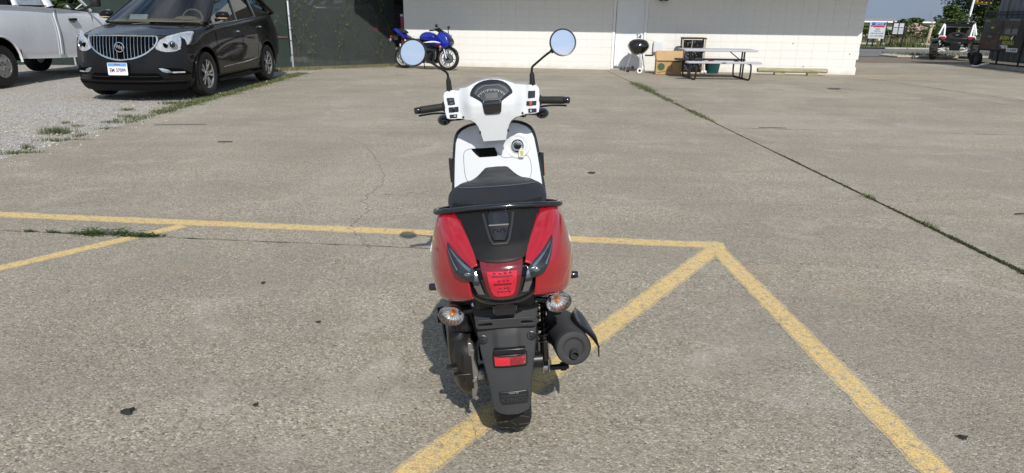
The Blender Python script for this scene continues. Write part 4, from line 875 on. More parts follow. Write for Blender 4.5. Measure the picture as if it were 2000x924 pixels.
def dsurf(x, z): return hsurf(0, z) + .25 * x * x
DW = [(1.157, .004), (1.1545, .030), (1.148, .052), (1.138, .070), (1.125, .083), (1.110, .0915), (1.102, .0935), (1.098, .0925), (1.088, .075), (1.078, .058), (1.070, .047), (1.064, .042)]
ds = patch(sym(DW), dsurf, .006, .014, 22, 3).build('dash_surround', 'gloss_black', SC, sharp=50, bevel=.003)
pbr('gauge_face', (.022, .026, .032), .22, coat=.6, var=.2)
gf = patch(sym([(1.139, .035), (1.137, .045), (1.128, .062), (1.115, .075), (1.104, .0795), (1.097, .070), (1.085, .052), (1.075, .038), (1.073, .034)]), dsurf, .0075, .004, 16, 2).build('gauge', 'gauge_face', ds, sharp=50)
tk = MB()
for k in range(17):
    a = R(148 - 116 * k / 16); cx, cz = .072 * math.cos(a) * 1.0, 1.070 + .050 * math.sin(a); L_ = .010 if k % 2 == 0 else .006
    d = Vector((math.cos(a), 0, math.sin(a))); p = Vector((cx, dsurf(cx, cz) - .0088, cz)); s_ = Vector((-d.z, 0, d.x)) * .0009; q = p - d * L_; q.y = dsurf(q.x, q.z) - .0088; tk.add([p - s_, p + s_, q + s_, q - s_], [(0, 1, 2, 3)])
tk.build('gauge_tick', 'gauge_ink', gf, sharp=0)
def gline(pts, r=.0008): MB().tube([(x, dsurf(x, z) - .0082, z) for x, z in pts], r, 4).build('gauge_line', 'grey_ink', gf)
gline([(-.070, 1.103), (-.058, 1.120), (-.030, 1.134), (.032, 1.134), (.060, 1.120), (.071, 1.106)]); gline([(-.045, 1.085), (-.036, 1.075), (.038, 1.076), (.046, 1.086)], .0006)
patch(sym([(1.103, .028), (1.080, .026)]), dsurf, .0082, .002, 6, 2).build('display', 'bracket_plastic', gf)
lwp = patch(sym([(1.069, .044), (1.066, .043), (1.050, .041), (1.025, .038), (1.016, .033), (1.0135, .022)]), dsurf, .006, .012, 12, 3).build('dash_lower', 'gloss_black', ds, sharp=50, bevel=.003)
for s in (-1, 1): MB().ell((s * .037, dsurf(.037, 1.068) - .008, 1.068), .003, .002, .003, 8, 6).build('dash_screw', 'bare_steel', ds)
# switch blocks on both wings
def swb(x0, x1, z0, z1, sk_=0.0):
    rows = [(z1, x0 + sk_, x1 + sk_), (z0, x0, x1)]; return patch(rows, hsurf, .004, .006, 4, 2).build('switch_block', 'gloss_black', SC, bevel=.002)
def knob(p, x, z, w_, h_, mat='dark_grey_strip'): MB().box((x, hsurf(x, z) - .006, z), (w_, .006, h_)).build('switch', mat, p, bevel=.0015)
a = swb(-.196, -.163, 1.060, 1.090, -.004); knob(a, -.182, 1.080, .016, .008); knob(a, -.180, 1.066, .014, .007); 
a = swb(-.194, -.150, 1.028, 1.050); knob(a, -.172, 1.039, .014, .014, 'satin_black'); a = swb(-.192, -.158, 1.004, 1.019); knob(a, -.168, 1.012, .010, .005, 'gauge_ink')
a = swb(.160, .192, 1.066, 1.096, .003); a = swb(.150, .195, 1.034, 1.053, .003); knob(a, .170, 1.044, .012, .015, 'switch_red'); a = swb(.158, .195, 1.004, 1.021); knob(a, .169, 1.012, .006, .010, 'gauge_ink')
for s in (-1, 1):
    MB().ell((s * .131, hsurf(.131, 1.004) - .001, 1.004), .0055, .004, .0055, 10, 8).build('cowl_screw', 'satin_black', SC); MB().ell((s * .062, hsurf(.062, .935) - .0, .935), .004, .004, .008, 8, 6).build('cowl_clip', 'satin_black', SC)
# grips, levers, mirrors, front indicators
for s in (-1, 1):
    g0, g1 = Vector((s * .205, .872, 1.052)), Vector((s * .318, .850, 1.046)); d = (g1 - g0).normalized(); L_ = (g1 - g0).length
    gp = MB(); prof = [(.022, .008), (.023, .012), (.017, .018)]
    for k in range(22): z = .02 + (L_ - .022) * k / 21; prof.append((.0172 if k % 2 else .0160, z))
    gp.lathe(prof + [(.0175, L_), (.015, L_ + .001)], g0, d, 20).build('grip', 'rubber', SC); MB().lathe([(.014, 0), (.0155, .003), (.0150, .024), (.011, .029), (0, .030)], g0 + d * L_, d, 18).build('bar_end', 'gloss_black', SC)
    lv = MB(); lv.tube(cr([(s * .170, .905, 1.012), (s * .205, .918, 1.015), (s * .27, .92, 1.018), (s * .335, .900, 1.015)], 4), [.010] * 4 + [.0065] * 7 + [.006, .007], 8, flat=.7); lv.box((s * .17, .90, 1.005), (.05, .03, .03)); lv.build('brake_lever', 'satin_black', SC)
    fi = MB(); fi.ell((s * .228, .975, .978), .032, .036, .026, 18, 12); fi.tube([(s * .228, .975, .975), (s * .16, .95, .988), (s * .13, .94, 1.0)], [.012, .009, .010], 8); fi.build('front_indicator', 'gloss_black', SC)
    ms = MB(); ms.lathe([(.013, 0), (.0125, .012), (.011, .05), (.0075, .062)], (s * .185, .880, 1.112), (0, -.08, 1), 14); ms.build('mirror_boot', 'rubber', SC)
    MB().tube(cr([(s * .185, .875, 1.165), (s * .187, .868, 1.195), (s * .205, .862, 1.212), (s * .252, .845, 1.248), (s * .285, .832, 1.268)], 5), .0052, 8).build('mirror_stem', 'satin_black', SC)
    mr = bpy.data.objects.new('mirror', None); C.objects.link(mr); mr.parent = SC; mr.location = (s * .320, .80, 1.296); mr.rotation_euler = (R(-12), R(3) * 1, R(4) * s)
    MB().lathe([(.0510, .0015), (.0525, -.0025), (.0560, -.003), (.0580, .003), (.0570, .012), (.046, .024), (.02, .030), (0, .031)], axis=(0, 1, 0), n=44, caps=False).build('mirror_shell', 'satin_black', mr)
    MB().lathe([(.0520, .0012), (.0, .0011)], axis=(0, 1, 0), n=44).build('mirror_glass', 'mirror_glass', mr); mp_ = MB(); [mp_.box((.043 * math.cos(a), .0008, .043 * math.sin(a)), (.0016, .0005, .0011), Matrix.Rotation(-a, 3, 'Y')) for a in [R(-70 + 3.2 * k) for k in range(34)] if int(a * 90) % 7]; mp_.build('mirror_print', 'grey_ink', mr)
    MB().tube([(-s * .050, .018, -.036), (-s * .034, .016, -.026)], [.009, .013], 8).build('mirror_joint', 'satin_black', mr)
cbw = MB(); cbw.tube(cr([(.11, .90, .992), (.135, .905, .978), (.150, .905, .985), (.142, .905, 1.0)], 5), .0032, 6); cbw.tube([(.09, .9, .985), (.14, .90, .985)], .004, 6); cbw.tube(cr([(-.12, .90, .99), (-.16, .91, .985), (-.2, .93, .985)], 4), .005, 6); cbw.build('brake_cable', 'rubber', SC)
# front mudguard and fork
ff = MB(); rows = []
for k in range(15):
    a = R(-20 + 190 * k / 14); r_ = .262; rows.append([(x, 1.285 + r_ * math.cos(a) * (1 - .0), .24 + r_ * math.sin(a) - 2.5 * x * x) for x in (-.075, -.06, -.03, 0, .03, .06, .075)])
ff.grid(rows); ff.build('front_mudguard', 'scooter_white', SC, solid=.004)
fk = MB()
for s in (-1, 1): fk.tube([(s * .085, 1.285, .236), (s * .085, 1.20, .46), (s * .05, 1.12, .62)], .018, 10)
fk.tube([(0, 1.12, .60), (0, .98, .95)], .03, 10); fk.build('fork', 'satin_black', SC)
# ================================================================ PARKED VEHICLES
pbr('car_grey', (.0062, .0055, .0056), .3, metal=.0, coat=.5, var=.06, spec=.05)
pbr('cladding', (.006, .006, .0065), .6, var=.1, spec=.15); pbr('truck_white', (.80, .81, .84), .3, coat=.5, var=.05, vs=2, wear=((.50, .48, .44), 1.4, .66))
pbr('alloy_grey', (.42, .42, .43), .32, metal=.85, var=.05); pbr('alloy_silver', (.60, .60, .60), .3, metal=.9, var=.06, wear=((.35, .25, .15), 9, .68)); pbr('brake_disc', (.16, .15, .15), .5, metal=.8)
pbr('tan_trim', (.42, .33, .22), .7, var=.08); pbr('headlamp_white', (.30, .32, .34), .2, coat=.8, var=.35, vs=16); pbr('lamp_clear', (.55, .58, .62), .12, metal=.7, coat=.8, var=.25, vs=18)
pbr('plate_white', (.78, .79, .82), .5, var=.02); pbr('plate_blue', (.10, .30, .66), .5, var=.25, vs=12); pbr('plate_ink', (.12, .03, .09), .5); pbr('wheel_well', (.003, .003, .003), .95, spec=.02); pbr('rust', (.22, .09, .035), .9, var=.3)
pbr('seat_dark', (.03, .028, .026), .8); pbr('paper', (.75, .74, .72), .8)
glass('car_glass', (.42, .47, .46), 1.6); glass('dark_glass', (.015, .018, .022), 1.3); glass('lens_glass', (.88, .90, .92), 1.5)
def loft(stns, warp, nfront=14):
    """closed car body; stns: (y, [(x,z) bottom centre .. top centre])"""
    rows = []; m = len(stns[0][1])
    for y, pr_ in stns:
        ring = [(x, z) for x, z in pr_] + [(-x, z) for x, z in reversed(pr_[1:-1])]; rows.append([Vector((x, y + warp(y, x, z), z)) for x, z in ring])
    b = MB(); b.grid(rows, closed=True)
    for idx in (0, -1):
        y, pr_ = stns[idx]; g = []
        for x, z in pr_: g.append([Vector((x - 2 * x * k / nfront, y + warp(y, x - 2 * x * k / nfront, z), z)) for k in range(nfront + 1)])
        b.grid(g)
    return b
def dense(stns, n=4):
    cols = []; m = len(stns[0][1]); ys = cr([(s[0], 0, 0) for s in stns], n); out = [(p.x, []) for p in ys]
    for j in range(m):
        c_ = cr([(s[1][j][0], s[1][j][1], 0) for s in stns], n)
        for o_, p in zip(out, c_): o_[1].append((p.x, p.y))
    res = []
    for y, pr_ in out:
        c_ = cr([(x, z, 0) for x, z in pr_], 3); res.append((y, [(0.0 if i in (0, len(c_) - 1) else p.x, p.y) for i, p in enumerate(c_)]))
    return res
def car_wheel(parent, x, y, Rw, wd, rimR, nsp, mat, side, name='wheel', dbl=True, hub=.05):
    w_ = bpy.data.objects.new(name, None); C.objects.link(w_); w_.parent = parent; w_.location = (x, y, Rw); h = wd / 2
    MB().lathe([(rimR, -h * .9), (rimR * 1.06, -h), (Rw * .93, -h), (Rw * .985, -h * .82), (Rw, -h * .55), (Rw, h * .55), (Rw * .985, h * .82), (Rw * .93, h), (rimR * 1.06, h), (rimR, h * .9), (rimR * .94, 0)], axis=(1, 0, 0), n=48, closed=True).build('tyre', 'tyre_rubber', w_)
    MB().lathe([(rimR * 1.02, h * .93), (rimR * .95, h * .80), (rimR * .92, -h * .6), (rimR * .3, -h * .62), (0, -h * .62)], axis=(side, 0, 0), n=40, caps=False).build('rim', mat, w_)
    MB().lathe([(rimR * .72, h * .1), (rimR * .72, h * .16), (0, h * .16)], axis=(side, 0, 0), n=30).build('brake_disc', 'brake_disc', w_)
    sp = MB()
    for k in range(nsp):
        a = k * 2 * math.pi / nsp
        for off in ((-.2, .2) if dbl else (0,)):
            d = Vector((0, math.cos(a + off), math.sin(a + off))); e = Vector((0, math.cos(a + off * .7), math.sin(a + off * .7)))
            q = Vector((side, 0, 0)); t_ = Vector((0, -d.z, d.y)); w0, w1 = (.016, .020) if dbl else (.06, .085)
            p0, p1 = e * hub * 1.1 + q * h * .78, d * rimR * .97 + q * h * .88
            vs = [p0 - t_ * w0, p0 + t_ * w0, p1 + t_ * w1, p1 - t_ * w1]; sp.add(vs + [v - q * .05 for v in vs], [(0, 1, 2, 3), (0, 4, 5, 1), (1, 5, 6, 2), (2, 6, 7, 3), (3, 7, 4, 0)])
    sp.lathe([(hub * 1.5, h * .6), (hub * 1.4, h * .82), (hub * .8, h * .86), (0, h * .86)], axis=(side, 0, 0), n=20); sp.build('spokes', mat, w_, bevel=.003)
    ln = MB()
    for k in range(5): a = k * 2 * math.pi / 5 + .3; ln.lathe([(.011, 0), (.011, .008), (0, .009)], (side * h * .83, math.cos(a) * hub * 1.05, math.sin(a) * hub * 1.05), (side, 0, 0), 6)
    ln.build('lug_nuts', 'satin_black', w_); return w_
# ---------------------------------------------------------------- dark crossover car
CAR = thing('parked_car', 'dark grey crossover car with chrome grille parked facing the camera on gravel', 'car', (-6.40, 11.12, 0))
def cprof(z): return interp([(.16, .10), (.22, .06), (.34, .0), (.50, .01), (.66, .03), (.90, .07), (1.04, .11), (1.08, .17), (1.3, .4)], z)
def yF(x, z): return .40 * min(1, abs(x)) ** 2.7 + cprof(z)
def cwarp(y, x, z): return (1 - sm(y, 0, 1.0)) * yF(x, z) - sm(y, 4.2, 5.05) * .16 * abs(x) ** 3
st = [(0.0, [(0, .19), (.70, .19), (.86, .22), (.915, .34), (.93, .55), (.93, .75), (.915, .92), (.86, 1.015), (.62, 1.05), (0, 1.065)]),
      (.30, [(0, .19), (.75, .19), (.90, .23), (.965, .36), (.985, .58), (.985, .78), (.965, .95), (.89, 1.065), (.62, 1.105), (0, 1.13)]),
      (.95, [(0, .20), (.76, .20), (.91, .25), (.975, .38), (1.0, .62), (.995, .82), (.975, .99), (.905, 1.13), (.64, 1.18), (0, 1.21)]),
      (1.40, [(0, .20), (.76, .20), (.91, .25), (.975, .38), (.995, .62), (.990, .84), (.975, 1.04), (.925, 1.19), (.66, 1.235), (0, 1.26)]),
      (2.20, [(0, .20), (.76, .20), (.90, .25), (.965, .38), (.975, .62), (.985, .86), (.975, 1.07), (.925, 1.24), (.70, 1.25), (0, 1.25)]),
      (3.20, [(0, .20), (.76, .20), (.90, .25), (.965, .38), (.980, .62), (.990, .88), (.980, 1.10), (.920, 1.30), (.70, 1.31), (0, 1.31)]),
      (4.00, [(0, .22), (.76, .22), (.92, .27), (.985, .40), (1.0, .64), (.995, .90), (.980, 1.14), (.905, 1.37), (.70, 1.38), (0, 1.38)]),
      (4.70, [(0, .28), (.72, .28), (.87, .32), (.94, .44), (.965, .66), (.960, .92), (.93, 1.17), (.845, 1.43), (.66, 1.44), (0, 1.44)]),
      (5.05, [(0, .36), (.66, .36), (.80, .40), (.88, .50), (.905, .68), (.90, .92), (.86, 1.15), (.76, 1.40), (.60, 1.42), (0, 1.42)])]
body = loft(dense(st), cwarp)
def arch(x, y, z, r, d): return (MB().lathe([(r, -d), (r, d)], (x, y, z), (1, 0, 0), 36), 'wheel_well')
FW, RW, TR = .93, 3.95, .385
body.build('body', 'car_grey', CAR, cut=[arch(s * .98, yy, .40, .455, .30) for s in (-1, 1) for yy in (FW, RW)])
for s in (-1, 1):
    for yy in (FW, RW):
        car_wheel(CAR, s * .865, yy, TR, .24, .245, 5, 'alloy_grey', s)
        MB().tube([(s * (.985 if yy == FW else .985), yy + .46 * math.cos(a), .40 + .46 * math.sin(a)) for a in [R(-8 + 196 * k / 24) for k in range(25)]], .016, 6, flat=1.0).build('arch_lip', 'car_grey', CAR)
lip = patch([(.335, -.93, .93), (.27, -.92, .92), (.20, -.88, .88), (.165, -.80, .80)], yF, .022, .05, 30, 2).build('front_lip', 'cladding', CAR, bevel=.012)
patch([(.300, -.90, .90), (.285, -.90, .90)], yF, .032, .02, 30, 1).build('lip_groove', 'wheel_well', lip)
for s in (-1, 1): MB().tube(cr([(s * .965, FW + .46, .235), (s * .965, 2.2, .225), (s * .965, RW - .46, .245)], 6), .035, 8, flat=.7).build('sill', 'cladding', CAR)
gr = patch(sym([(1.035, .545), (1.00, .555), (.93, .545), (.85, .49), (.77, .39), (.71, .26), (.675, .12), (.668, .04)]), yF, .004, .02, 20, 3).build('grille', 'wheel_well', CAR)
gl = [(1.035, .545), (1.00, .558), (.93, .548), (.85, .492), (.77, .392), (.71, .262), (.675, .125), (.665, .0)]
P = [(-x, yF(x, z) - .014, z) for z, x in gl] + [(x, yF(x, z) - .014, z) for z, x in reversed(gl[:-1])]; P = cr(P, 4) ; top = [(x, yF(x, 1.038) - .014, 1.038 + .006 * (1 - (x / .55) ** 2)) for x in [.5 - k * .1 for k in range(11)]]
MB().tube(list(P) + [Vector(p) for p in top], .016, 8, closed=True).build('grille_surround', 'chrome', CAR)
for k in range(-9, 10):
    x = k * .056; zb = interp(sorted([(xx, z) for z, xx in gl]), abs(x)) if abs(x) > .001 else .668
    if k == 0: continue
    zs_ = [1.03 - (1.03 - zb) * q / 8 for q in range(9)]; bb = MB(); bb.grid([[(x - .009, yF(x, z) - .004, z), (x - .003, yF(x, z) - .030 + .012 * abs(z - .86), z), (x + .003, yF(x, z) - .030 + .012 * abs(z - .86), z), (x + .009, yF(x, z) - .004, z)] for z in zs_]); bb.build('grille_bar', 'chrome', gr, sharp=50)
ec = Vector((0, yF(0, .865) - .035, .865)); em = MB().lathe([(.072, 0), (.080, .008), (.080, .016), (.068, .018), (.066, .008), (0, .006)], ec, (0, -1, .1), 32).build('emblem', 'chrome', CAR)
MB().lathe([(.066, .010), (0, .0105)], ec, (0, -1, .1), 32).build('emblem_ground', 'wheel_well', em)
for k in (-1, 0, 1):
    cx, cz = k * .036, .865 - k * .014; MB().prism([(cx - .016, cz + .026), (cx + .016, cz + .030), (cx + .018, cz - .004), (cx + .002, cz - .032), (cx - .014, cz - .012)], lambda p: (p[0], ec.y - .011, p[1]), lambda p: (p[0], ec.y - .022, p[1])).build('emblem_shield', 'chrome', em, bevel=.003)
for s in (-1, 1):
    q = [(1.112, .91, .950), (1.09, .82, .968), (1.04, .69, .970), (.98, .595, .962), (.92, .550, .945), (.87, .530, .90), (.835, .535, .85), (.805, .60, .80), (.79, .66, .745)]
    rows = [(z, a, b_) if s > 0 else (z, -b_, -a) for z, a, b_ in q]
    hl = patch(rows, lambda x, z: yF(x, z) - .0 + .16 * max(0, abs(x) - .75), .012, .05, 14, 3).build('headlight', 'headlamp_white', CAR, sharp=50, bevel=.006)
    pc = Vector((s * .755, yF(.755, .90) - .015, .90)); MB().lathe([(.075, -.01), (.075, .006), (.062, .008), (.056, -.0), (.0, -.0)], pc, (s * .5, -1, .05), 26).build('projector_ring', 'chrome', hl)
    MB().lathe([(.045, -.005), (.045, .012), (.03, .022), (0, .026)], pc, (s * .5, -1, .05), 22).build('projector_lens', 'gloss_black', hl)
    MB().ell((s * .650, yF(.650, .89) - .010, .89), .055, .01, .04, 14, 8).build('lamp_bezel', 'wheel_well', hl)
    ob = [(z, a + .01, b_ - .01) for z, a, b_ in q[1:5]]; patch([(z, a + (b_ - a) * .25, b_) if s > 0 else (z, -b_, -(a + (b_ - a) * .25)) for z, a, b_ in ob], lambda x, z: yF(x, z) + .16 * max(0, abs(x) - .75), .0135, .006, 10, 2).build('upper_lens', 'lamp_clear', hl)
    fq = [(.545, .53, .60), (.52, .55, .84), (.47, .62, .93), (.435, .68, .95), (.42, .72, .95)]
    fg = patch([(z, a, b_) if s > 0 else (z, -b_, -a) for z, a, b_ in fq], yF, .004, .02, 8, 3).build('fog_recess', 'wheel_well', CAR)
    patch([(.535, .545, .60), (.51, .57, .68), (.475, .60, .715), (.455, .66, .72)] if s > 0 else [(.535, -.60, -.545), (.51, -.68, -.57), (.475, -.715, -.60), (.455, -.72, -.66)], yF, .012, .012, 5, 2).build('fog_chrome', 'chrome', fg, bevel=.004)
    patch([(.475, .73, .885), (.450, .73, .89)] if s > 0 else [(.475, -.885, -.73), (.450, -.89, -.73)], yF, .014, .012, 6, 2).build('day_lamp', 'headlamp_white', fg, bevel=.004)
patch(sym([(.455, .50), (.44, .545), (.37, .60), (.345, .56)]), yF, .003, .02, 18, 2).build('lower_intake', 'wheel_well', CAR)
MB().tube([(x, yF(x, .40) - .008, .40) for x in [-.55 + .11 * k for k in range(11)]], .008, 6).build('intake_bar', 'satin_black', CAR)
# licence plate
lpx, lpy = -.055, -.035; lpn = bpy.data.objects.new('licence_plate', None); C.objects.link(lpn); lpn.parent = CAR; lpn.location = (lpx, lpy, .525); lpn.rotation_euler = (R(-4), 0, 0)
MB().prism(rrect(0, 0, .32, .195, .012), lambda p: (p[0], 0, p[1]), lambda p: (p[0], -.006, p[1])).build('plate', 'plate_white', lpn); MB().box((0, -.0068, .066), (.305, .0012, .052)).build('blue_band', 'plate_blue', lpn)
text_mb('EM 37099', .088, .002, lambda x, y, z: (x, -.0085 - z, y - .024), .002, sx=.74).build('plate_number', 'plate_ink', lpn, sharp=20); text_mb('Illinois', .038, .001, lambda x, y, z: (x, -.0085 - z, y + .072), .0003).build('plate_state', 'plate_ink', lpn, sharp=20)
# greenhouse: pillars, roof, panes
def bar(name, a, c, w0, w1, mat, parent, th=.05):
    MB().tube([a, c], [w0, w1], 8, flat=.6).build(name, mat, parent)
for s in (-1, 1):
    bar('windscreen_pillar', (s * .875, 1.30, 1.235), (s * .70, 2.22, 1.76), .045, .04, 'car_grey', CAR); bar('door_pillar', (s * .905, 2.62, 1.26), (s * .76, 2.68, 1.77), .05, .04, 'gloss_black', CAR)
    bar('door_pillar', (s * .90, 3.62, 1.33), (s * .76, 3.55, 1.78), .05, .04, 'gloss_black', CAR); bar('rear_pillar', (s * .84, 4.78, 1.42), (s * .72, 4.30, 1.76), .09, .07, 'car_grey', CAR)
    B = [(1.42, 1.225), (2.62, 1.275), (3.62, 1.345), (4.72, 1.435)]; T = [(2.15, 1.72), (2.66, 1.755), (3.56, 1.76), (4.36, 1.74)]
    for k in range(3):
        rows = [[Vector((s * (.905 - .012 * k - (.15 * v)), B[k][0] + (B[k + 1][0] - B[k][0]) * u + ((T[k][0] + (T[k + 1][0] - T[k][0]) * u) - (B[k][0] + (B[k + 1][0] - B[k][0]) * u)) * v, (B[k][1] + (B[k + 1][1] - B[k][1]) * u) * (1 - v) + (T[k][1] + (T[k + 1][1] - T[k][1]) * u) * v)) for u in (0, .25, .5, .75, 1)] for v in (0, .33, .66, 1)]
        MB().grid(rows).build('side_window', 'car_glass' if k == 0 else 'dark_glass', CAR)
    MB().tube(cr([(s * .925, 1.36, 1.215), (s * .922, 2.2, 1.252), (s * .918, 3.2, 1.312), (s * .895, 4.2, 1.392), (s * .85, 4.80, 1.448)], 5), .011, 6).build('window_trim', 'chrome', CAR)
    mh = MB(); mh.ell((s * 1.06, 1.62, 1.365), .125, .085, .075, 20, 12); mh.tube([(s * .93, 1.58, 1.28), (s * 1.02, 1.60, 1.31)], .03, 8); mo_ = mh.build('door_mirror', 'car_grey', CAR); MB().ell((s * 1.07, 1.585, 1.318), .10, .06, .016, 16, 8).build('mirror_lamp', 'tan_trim', mo_); MB().lathe([(.085, 0), (0, .002)], (s * 1.06, 1.698, 1.365), (0, 1, 0), 20, sx=1.2).build('mirror_glass', 'mirror_glass', mo_)
    for yy, z in ((2.42, 1.075), (3.62, 1.145)):
        hd = MB(); hd.ell((s * 1.002, yy, z), .018, .10, .017, 12, 8); hd.box((s * .99, yy - .09, z), (.03, .03, .03)); hd.build('door_handle', 'chrome', CAR)
    for pts in ([(1.46, 1.20), (1.44, 1.0), (1.42, .7), (1.50, .40), (1.55, .26)], [(2.64, 1.25), (2.66, .9), (2.66, .26)], [(3.60, 1.32), (3.56, 1.0), (3.44, .75), (3.40, .5)]):
        def bx(yy, z): return interp([(.22, .90), (.26, .91), (.38, .972), (.62, .985), (.86, .991), (1.06, .979), (1.24, .928), (1.35, .91)], z) + .0015
        MB().tube(cr([(s * bx(y, z), y, z) for y, z in pts], 5), .0035, 4).build('door_seam', 'wheel_well', CAR)
    MB().tube(cr([(s * .975, 1.62, .46), (s * .977, 2.6, .485), (s * .977, 3.40, .53)], 6), .011, 6).build('side_strip', 'chrome', CAR)
    MB().box((s * .60, .95, 1.195), (.10, .02, .012)).build('hood_vent', 'satin_black', CAR, bevel=.004)
ws = MB(); rows = []
for v in range(7):
    t_ = v / 6; rows.append([Vector((x, 1.28 + .92 * t_ - .22 * (1 - (x / (.86 - .18 * t_)) ** 2), 1.245 + .50 * t_ + .02 * (1 - x * x))) for x in [(.86 - .18 * t_) * (-1 + 2 * k / 12) for k in range(13)]])
ws.grid(rows).build('windscreen', 'car_glass', CAR)
rf_ = [(2.05, .66, 1.745), (2.5, .72, 1.785), (3.4, .73, 1.80), (4.2, .71, 1.78), (4.85, .62, 1.735)]; b = MB(); rows = [[Vector((x * wd, y - .12 * (1 - x * x) * (y < 2.3), z + .035 * (1 - x ** 4) - .05 * abs(x) ** 6)) for x in [-1 + k / 8 for k in range(17)]] for y, wd, z in rf_]
b.grid(rows).build('roof', 'car_grey', CAR, solid=.04)
b = MB(); rows = [[Vector((x * (.78 - .1 * v), 4.97 - .25 * v - .06 * x * x, 1.42 + .31 * v)) for x in [-1 + k / 6 for k in range(13)]] for v in (0, .5, 1)]; b.grid(rows).build('rear_window', 'dark_glass', CAR)
db = MB(); db.puff([(1.22, 1.25), (1.35, 1.275), (1.75, 1.30), (1.85, 1.27), (1.85, 1.20), (1.3, 1.2)], lambda p, d: (d, p[0], p[1]), .80, .05); db.ell((.38, 1.66, 1.295), .22, .16, .06, 16, 8); db.build('dashboard', 'tan_trim', CAR)
P = [(.38 + .185 * math.cos(a), 1.90 + .05 * math.sin(a), 1.30 + .165 * math.sin(a)) for a in [k * math.pi / 16 for k in range(32)]]; MB().tube(P, .016, 8, closed=True).build('steering_wheel', 'tan_trim', CAR)
for sx in (-.38, .38):
    se = MB(); se.puff(rrect(sx, 1.42, .50, .55, .12), lambda p, d: (p[0], 2.55 + d + (p[1] - 1.2) * .2, p[1]), .10, .2); se.puff(rrect(sx, 1.76, .24, .14, .05), lambda p, d: (p[0], 2.66 + d, p[1]), .05, .2); se.build('front_seat', 'tan_trim', CAR)
MB().box((-.42, 1.52, 1.315), (.32, .02, .13), Matrix.Rotation(R(-40), 3, 'X')).build('dash_paper', 'paper', CAR); MB().box((.52, 1.42, 1.30), (.16, .12, .006)).build('dash_paper', 'paper', CAR)
for sx, x1 in ((-.55, -.1), (.1, .6)): MB().tube([(sx, 1.06, 1.225), (x1, 1.12, 1.245)], .008, 5).build('wiper', 'satin_black', CAR)
# ---------------------------------------------------------------- white pickup
TK = thing('pickup_truck', 'dirty white pickup truck parked facing away at the left edge', 'truck', (-10.79, 13.08, 0))
z6 = lambda *v: list(v)
ts = [(-1.18, [(0, .62), (.80, .62), (.90, .64), (.955, .80), (.965, 1.05), (.955, 1.30), (.94, 1.46), (.90, 1.495), (0, 1.495)]),
      (-1.0, [(0, .56), (.86, .56), (.96, .58), (1.0, .78), (1.01, 1.05), (1.0, 1.30), (.98, 1.47), (.93, 1.51), (0, 1.51)]),
      (.0, [(0, .52), (.88, .52), (.98, .55), (1.015, .78), (1.025, 1.05), (1.005, 1.30), (.98, 1.47), (.93, 1.51), (0, 1.51)]),
      (.9, [(0, .48), (.88, .48), (.97, .51), (1.0, .76), (1.01, 1.05), (1.0, 1.30), (.98, 1.45), (.93, 1.50), (0, 1.50)]),
      (2.0, [(0, .44), (.88, .44), (.97, .47), (1.0, .74), (1.01, 1.05), (1.0, 1.28), (.98, 1.41), (.93, 1.46), (0, 1.46)]),
      (3.0, [(0, .42), (.88, .42), (.97, .47), (1.0, .74), (1.01, 1.0), (1.0, 1.20), (.96, 1.34), (.86, 1.40), (0, 1.43)]),
      (4.0, [(0, .45), (.86, .45), (.96, .50), (1.0, .74), (1.0, .98), (.98, 1.16), (.92, 1.27), (.80, 1.33), (0, 1.36)]),
      (4.6, [(0, .50), (.78, .50), (.88, .54), (.94, .74), (.94, .94), (.92, 1.08), (.86, 1.18), (.74, 1.24), (0, 1.27)])]
loft(dense(ts), lambda y, x, z: -sm(y, 4.0, 4.6) * .2 * abs(x) ** 3).build('body', 'truck_white', TK, cut=[arch(s * 1.0, yy, .44, .50, .32) for s in (-1, 1) for yy in (0, 3.64)])
